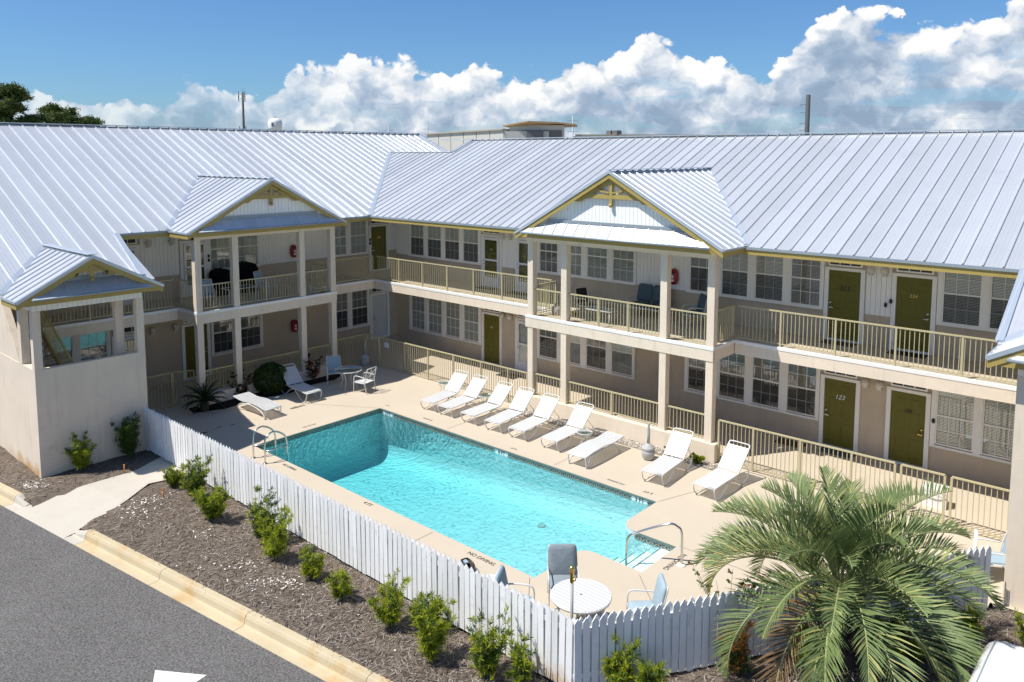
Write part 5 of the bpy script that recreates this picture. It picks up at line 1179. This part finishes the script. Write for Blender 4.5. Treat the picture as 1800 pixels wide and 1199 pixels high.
# pines far behind the shaded wing
def pine(loc, h, cr, label, seed, cz=.72):
    rg = np.random.default_rng(seed); e = empty('pine_tree', loc, 0, label, 'tree', 'pines behind the shaded wing'); tr = MB()
    c = curve([(0, 0, 0), (.2, .1, h * .4), (-.15, .2, h * .75), (.1, 0, h * .97)], 6); tr.tube(c, [.30 * (1 - .85 * k / (len(c) - 1)) for k in range(len(c))], 8)
    P, D, mi = [], [], []
    for k in range(26):
        z = h * rg.uniform(cz - .22, 1.0); a = rg.uniform(0, 6.28); rad = cr * math.sqrt(max(.06, 1 - ((z / h - cz) / .30) ** 2)) * rg.uniform(.45, 1.0)
        end = np.array([rad * math.cos(a), rad * math.sin(a), z + rad * .12]); st_ = np.array([0, 0, z - .12 * rad - .3])
        tr.tube([tuple(st_), tuple((st_ + end) / 2 + [0, 0, -.1]), tuple(end)], [.07, .05, .02], 5)
        for j in range(12):
            cpt = st_ + (end - st_) * rg.uniform(.4, 1.05) + rg.normal(0, .42, 3) * [1, 1, .55]; n1 = 190
            dd = rg.normal(size=(n1, 3)); dd[:, 2] = np.abs(dd[:, 2]) * .8; P.append(cpt + rg.normal(0, .27, (n1, 3)) * [1, 1, .6]); D.append(dd); mi.append((rg.random(n1) < .30).astype(int) * (rg.random() < .6))
    P, D, mi = map(np.concatenate, (P, D, mi)); m = len(P)
    put('crown', leaves_mesh('crown', P, D, rg.uniform(.26, .46, m), rg.uniform(.07, .13, m), ['leaf_pine', 'leaf_pine_light'], mi), e); tr.build('trunk', 'bark', e)
pine((-86.6, 24.0, -.3), 15.9, 3.0, 'tallest pine with layered dark crown above the roof ridge', 1)
pine((-88.2, 29.0, -.3), 14.2, 2.3, 'rounded pine crown lower than its neighbour', 2)
pine((-87.0, 31.2, -.3), 12.9, 1.0, 'small tip of a pine at the end of the group', 3, cz=.86)
pine((-88.5, 21.2, -.3), 15.2, 2.4, 'pine at the edge of the group with dense foliage', 4)

# ================================================================== BACKGROUND BUILDINGS AND MASTS
mat('mast_dark', (.05, .055, .06), .7); mat('bg_cream', (.60, .58, .52), .8, var=.05, vscale=.3); mat('bg_grey', (.17, .16, .155), .8); mat('bg_roof', (.42, .38, .30), .7); mat('bg_timber', (.50, .33, .18), .7)
# ax along the picture-left wall
bb = empty('commercial_building', (-64.7, 70.7, 0), 0, 'flat-roofed cream commercial block with raised hall behind the roof valley', 'building')
def seg_wall(p, q, z1, th, m, nm, par, z0=-.3):
    p, q = Vector((*p, 0)), Vector((*q, 0)); d = (q - p).normalized(); n_ = Vector((-d.y, d.x, 0)) * th
    o = Vector(par.location); MB().slab([((a - o).x, (a - o).y) for a in (p, q, q + n_, p + n_)], z0, z1).build(nm, m, par)
A_, B_, C_ = (-78.6, 70.7), (-64.7, 70.7), (-62.6, 75.6)
n_ = 6
for i in range(n_):
    f = lambda t: (A_[0] + (B_[0] - A_[0]) * t, A_[1] + (B_[1] - A_[1]) * t)
    seg_wall(f(i / n_ + .004), f((i + 1) / n_ - .004), 11.80 + .36 * (i + .5) / n_, 8, 'bg_cream', 'wall_panel', bb)
MB().extrude([(-14.1, -.2, 11.80), (0, -.2, 12.14), (0, -.2, 12.30), (-14.1, -.2, 11.96)], (0, 4, 0)).build('parapet', 'bg_roof', bb)
seg_wall(B_, (-60.6, 74.4), 12.0, 6, 'bg_cream', 'wall_panel', bb); seg_wall((-62.4, 72.4), (-60.9, 73.7), 12.02, 5, 'bg_grey', 'wall_panel', bb)
hall = [(-64.6, 71.6), (-61.9, 73.7), (-59.4, 75.9), (-62.2, 79), (-66.2, 75.5)]
MB().slab([(x + 64.7, y - 70.7) for x, y in hall], -.3, 12.75).build('hall_wall', 'bg_cream', bb)
MB().slab([(x + 64.7 + dx, y - 70.7 + dy) for (x, y), dx, dy in zip([(-63.3, 72.6), (-61.9, 73.7), (-59.6, 75.7), (-60.2, 76.2)], (.0, .02, .02, 0), (-.1, -.1, -.1, 0))], -.3, 12.12).build('dark_band', 'bg_grey', bb)
rf = [(-65.0, 70.9), (-62.1, 72.2), (-59.6, 74.6), (-57.9, 76.3), (-60.5, 80), (-66.8, 75.6)]
rm = MB(); zt_ = [12.72, 13.22, 13.10, 12.85, 12.8, 12.6]
rm.add([(x + 64.7, y - 70.7, z) for (x, y), z in zip(rf, zt_)] + [(x + 64.7, y - 70.7, z - .16) for (x, y), z in zip(rf, zt_)], [(0, 1, 2, 3, 4, 5), (11, 10, 9, 8, 7, 6)] + [(i, (i + 1) % 6, 6 + (i + 1) % 6, 6 + i) for i in range(6)]); rm.build('overhanging_roof', 'bg_timber', bb)
lb2 = empty('low_building', (-53, 81, 0), 0, 'long low cream building with rooftop unit behind the ridge', 'building')
MB().slab([(-5.2, -4.2), (9, 9.0), (2, 16), (-12, 3)], -.3, 11.45).build('wall', 'bg_cream', lb2); MB().slab([(-5.3, -4.4), (9.2, 9.0), (9.0, 9.3), (-5.5, -4.1)], 11.452, 11.62).build('parapet', 'bg_roof', lb2)
for dx in (-3.1, -2.2): MB().box(dx, dx + .7, -1, 0, 11.46, 12.1).build('rooftop_unit', 'bg_grey', lb2)
ct = empty('cell_mast', (-139.5, 78.5, 0), 0, 'slim dark lattice mast with antennas at its top', 'mast'); MB().tube([(0, 0, -.3), (0, 0, 21)], [.30, .20], 8).build('pole', 'mast_dark', ct)
for z in (20.6, 19.8, 14.0):
    for k in range(3): a = 2.1 * k; MB().beam((.75 * math.cos(a), .75 * math.sin(a), z - .5), (.75 * math.cos(a), .75 * math.sin(a), z + .6), .16, .12, (1, 0, 0)).beam((0, 0, z), (.75 * math.cos(a), .75 * math.sin(a), z), .08, .08).build('antenna', 'gutter', ct)
MB().tube([(.2, 0, 21), (.2, 0, 22.2)], .05, 5).build('whip', 'gutter', ct)
wt = empty('water_tower', (-269.5, 164.8, 0), 0, 'white water tower with rounded tank far beyond the ridge', 'water tower')
MB().lathe([(.5, 18.3), (2.45, 18.7), (2.6, 19.4), (2.6, 21.6), (2.2, 22.5), (1.2, 23.0), (.1, 23.2)], 24).build('tank', 'white_plain', wt)
for k in range(5): a = k * 1.2566; MB().tube([(2.1 * math.cos(a), 2.1 * math.sin(a), -.3), (2.1 * math.cos(a), 2.1 * math.sin(a), 18.8)], .18, 6).build('leg', 'gutter', wt)
MB().lathe([(.3, 23.2), (.3, 23.6), (.05, 23.8)], 8).build('vent', 'gutter', wt); MB().box(.55, 1.55, -2.62, -2.5, 19.9, 21.3).build('emblem', 'cushion_teal', wt, (0, 0, 0), (0, 0, R(15)))
up = empty('utility_pole', (-31.4, 80.4, 0), 0, 'stout grey utility pole carrying wires above the sunlit roof', 'utility pole'); MB().tube([(0, 0, -.3), (0, 0, 15.25)], [.28, .22], 10).build('pole', 'mast_dark', up)
for z in (14.3, 13.5, 12.4, 11.7): MB().beam((-.6, -.55, z - .1), (.05, .05, z), .05, .06).build('insulator', 'gutter', up)
for z, dz in ((14.25, .6), (13.4, .8), (12.35, .9), (11.6, .8)):
    L_w = [(-.6 + 60 * t, -.55 + 40 * t, z - .1 - 4 * dz * t * (1 - t)) for t in np.linspace(0, 1, 24)]; MB().tube(L_w, .008, 4).build('wire', 'gutter', up)
for x, y, h, lb in ((-94.85, 77.5, 13.6, 'thin distant pole behind the shaded roof'), (-90.4, 81.5, 13.75, 'thin distant pole beside the cream block'), (-67.7, 88.4, 14.6, 'thin pole with small arms behind the timber-roofed hall')):
    e = empty('distant_pole', (x, y, 0), 0, lb, 'pole', 'thin poles on the skyline'); MB().tube([(0, 0, -.3), (0, 0, h)], .10, 6).build('shaft', 'gutter', e); MB().beam((-.6, -.5, h - .7), (.6, .5, h - .7), .06, .06).beam((-.6, -.5, h - 2.2), (.6, .5, h - 2.2), .06, .06).build('arm', 'gutter', e)

# ================================================================== VEHICLE, SMALL THINGS
mat('car_paint', (.80, .80, .79), .18, spec=.6); mat('car_glass', (.02, .025, .03), .05); mat('tyre', (.02, .02, .02), .9)
cr = empty('parked_car', (-1.50, 11.80, -.2), 0, 'white car parked beside the planting bed, palm shadow on its roof', 'car')
sec = [(-2.3, .62, .80), (-2.15, .95, .88), (-1.1, 1.05, .92), (-.9, 1.08, .92), (-.35, 1.58, .78), (.2, 1.72, .76), (1.5, 1.74, .77), (2.1, 1.70, .78), (2.27, 1.60, .76), (2.38, .9, .86), (2.36, .45, .82)]
cb = MB(); ring = []
for y, z, w_ in sec:
    r_ = []
    for k in range(13):
        t = math.pi * k / 12; cx_ = math.cos(t); xx = math.copysign(abs(cx_) ** .35, cx_) * (w_ if z < 1.1 else w_ + (.14 * (1 - abs(math.sin(t)) ** .3)))
        zz = .25 + (z - .25) * (abs(math.sin(t)) ** .30)
        r_.append((xx, y, zz))
    ring.append(r_)
V_ = [p for r_ in ring for p in r_]; n13 = 13
cb.add(V_, [(i * n13 + k, i * n13 + k + 1, (i + 1) * n13 + k + 1, (i + 1) * n13 + k) for i in range(len(sec) - 1) for k in range(n13 - 1)] + [tuple(range(n13)), tuple(range(len(V_) - n13, len(V_)))], True)
cb.build('body', 'car_paint', cr)
for s_ in (-1, 1):
    MB().extrude([(s_ * .905, -.55, 1.05), (s_ * .905, 1.9, 1.08), (s_ * .83, 1.8, 1.5), (s_ * .83, .0, 1.5)], (s_ * .02, 0, 0)).build('side_window', 'car_glass', cr)
    for y in (-1.45, 1.45):
        wl = MB().lathe([(.2, -.11), (.33, -.10), (.34, 0), (.33, .10), (.2, .11)], 20).build('wheel', 'tyre', cr, (s_ * .80, y, .34), (0, R(90), 0)); MB().lathe([(.19, -.09), (.2, .09), (.04, .12)], 14).build('rim', 'nickel', wl)
    MB().pillow((s_ * .62, -2.2, .72), .34, .12, .16, .5, 8).build('headlight', 'storm_white', cr); MB().pillow((s_ * .74, 2.34, .95), .14, .08, .34, .5, 8).build('tail_light', 'red', cr)
for s_ in (-1, 1): MB().tube([(s_ * .60, .3, 1.665), (s_ * .60, 1.5, 1.68), (s_ * .60, 2.1, 1.645)], .014, 6).build('roof_channel', 'gutter', cr)
MB().add([(-.72, 2.33, 1.12), (.72, 2.33, 1.12), (.66, 2.275, 1.56), (-.66, 2.275, 1.56)], [(0, 1, 2, 3)]).build('rear_window', 'car_glass', cr)
MB().quad((-2.42, 13.85, -.197), (-2.42, -10, -.197), (9, -10, -.197), (9, 13.85, -.197)).build('parking_bay', 'asphalt'); props(bpy.data.objects['parking_bay'], kind='structure')
mat('stake', (.55, .20, .04), .6)
for x, y, lb in ((-22.85, 8.75, 'short orange marker stake in the mulch by the tower'), (-20.35, 8.75, 'short orange marker stake near the concrete path')):
    o = MB().tube([(0, 0, -.05), (.02, 0, .26)], .018, 6).lathe([(.026, .24), (.026, .275), (.005, .28)], 6, (.02, 0, 0)).build('marker_stake', 'stake', None, (x, y, .0)); props(o, lb, 'stake', 'orange marker stakes')
tp = empty('garden_tap_post', (-3.62, 15.5, 0), 0, 'short wooden post with grey hose loop at the shaded fence', 'post'); MB().box(-.05, .05, -.05, .05, -.1, .62).build('post', 'straw_c', tp)
MB().tube(curve([(-.02, .1, .75), (-.30, .0, .45), (-.15, -.15, .12), (.15, -.2, .12), (.20, -.22, -.02)]), .022, 6).build('hose', 'umb_grey', tp)
rk = MB().pillow((0, 0, .06), .42, .30, .16, .7, 8).build('rock', 'shell', None, (-2.95, 16.05, .0), (0, .1, .6)); props(rk, 'flat white rock on the mulch near the stair tower', 'rock')
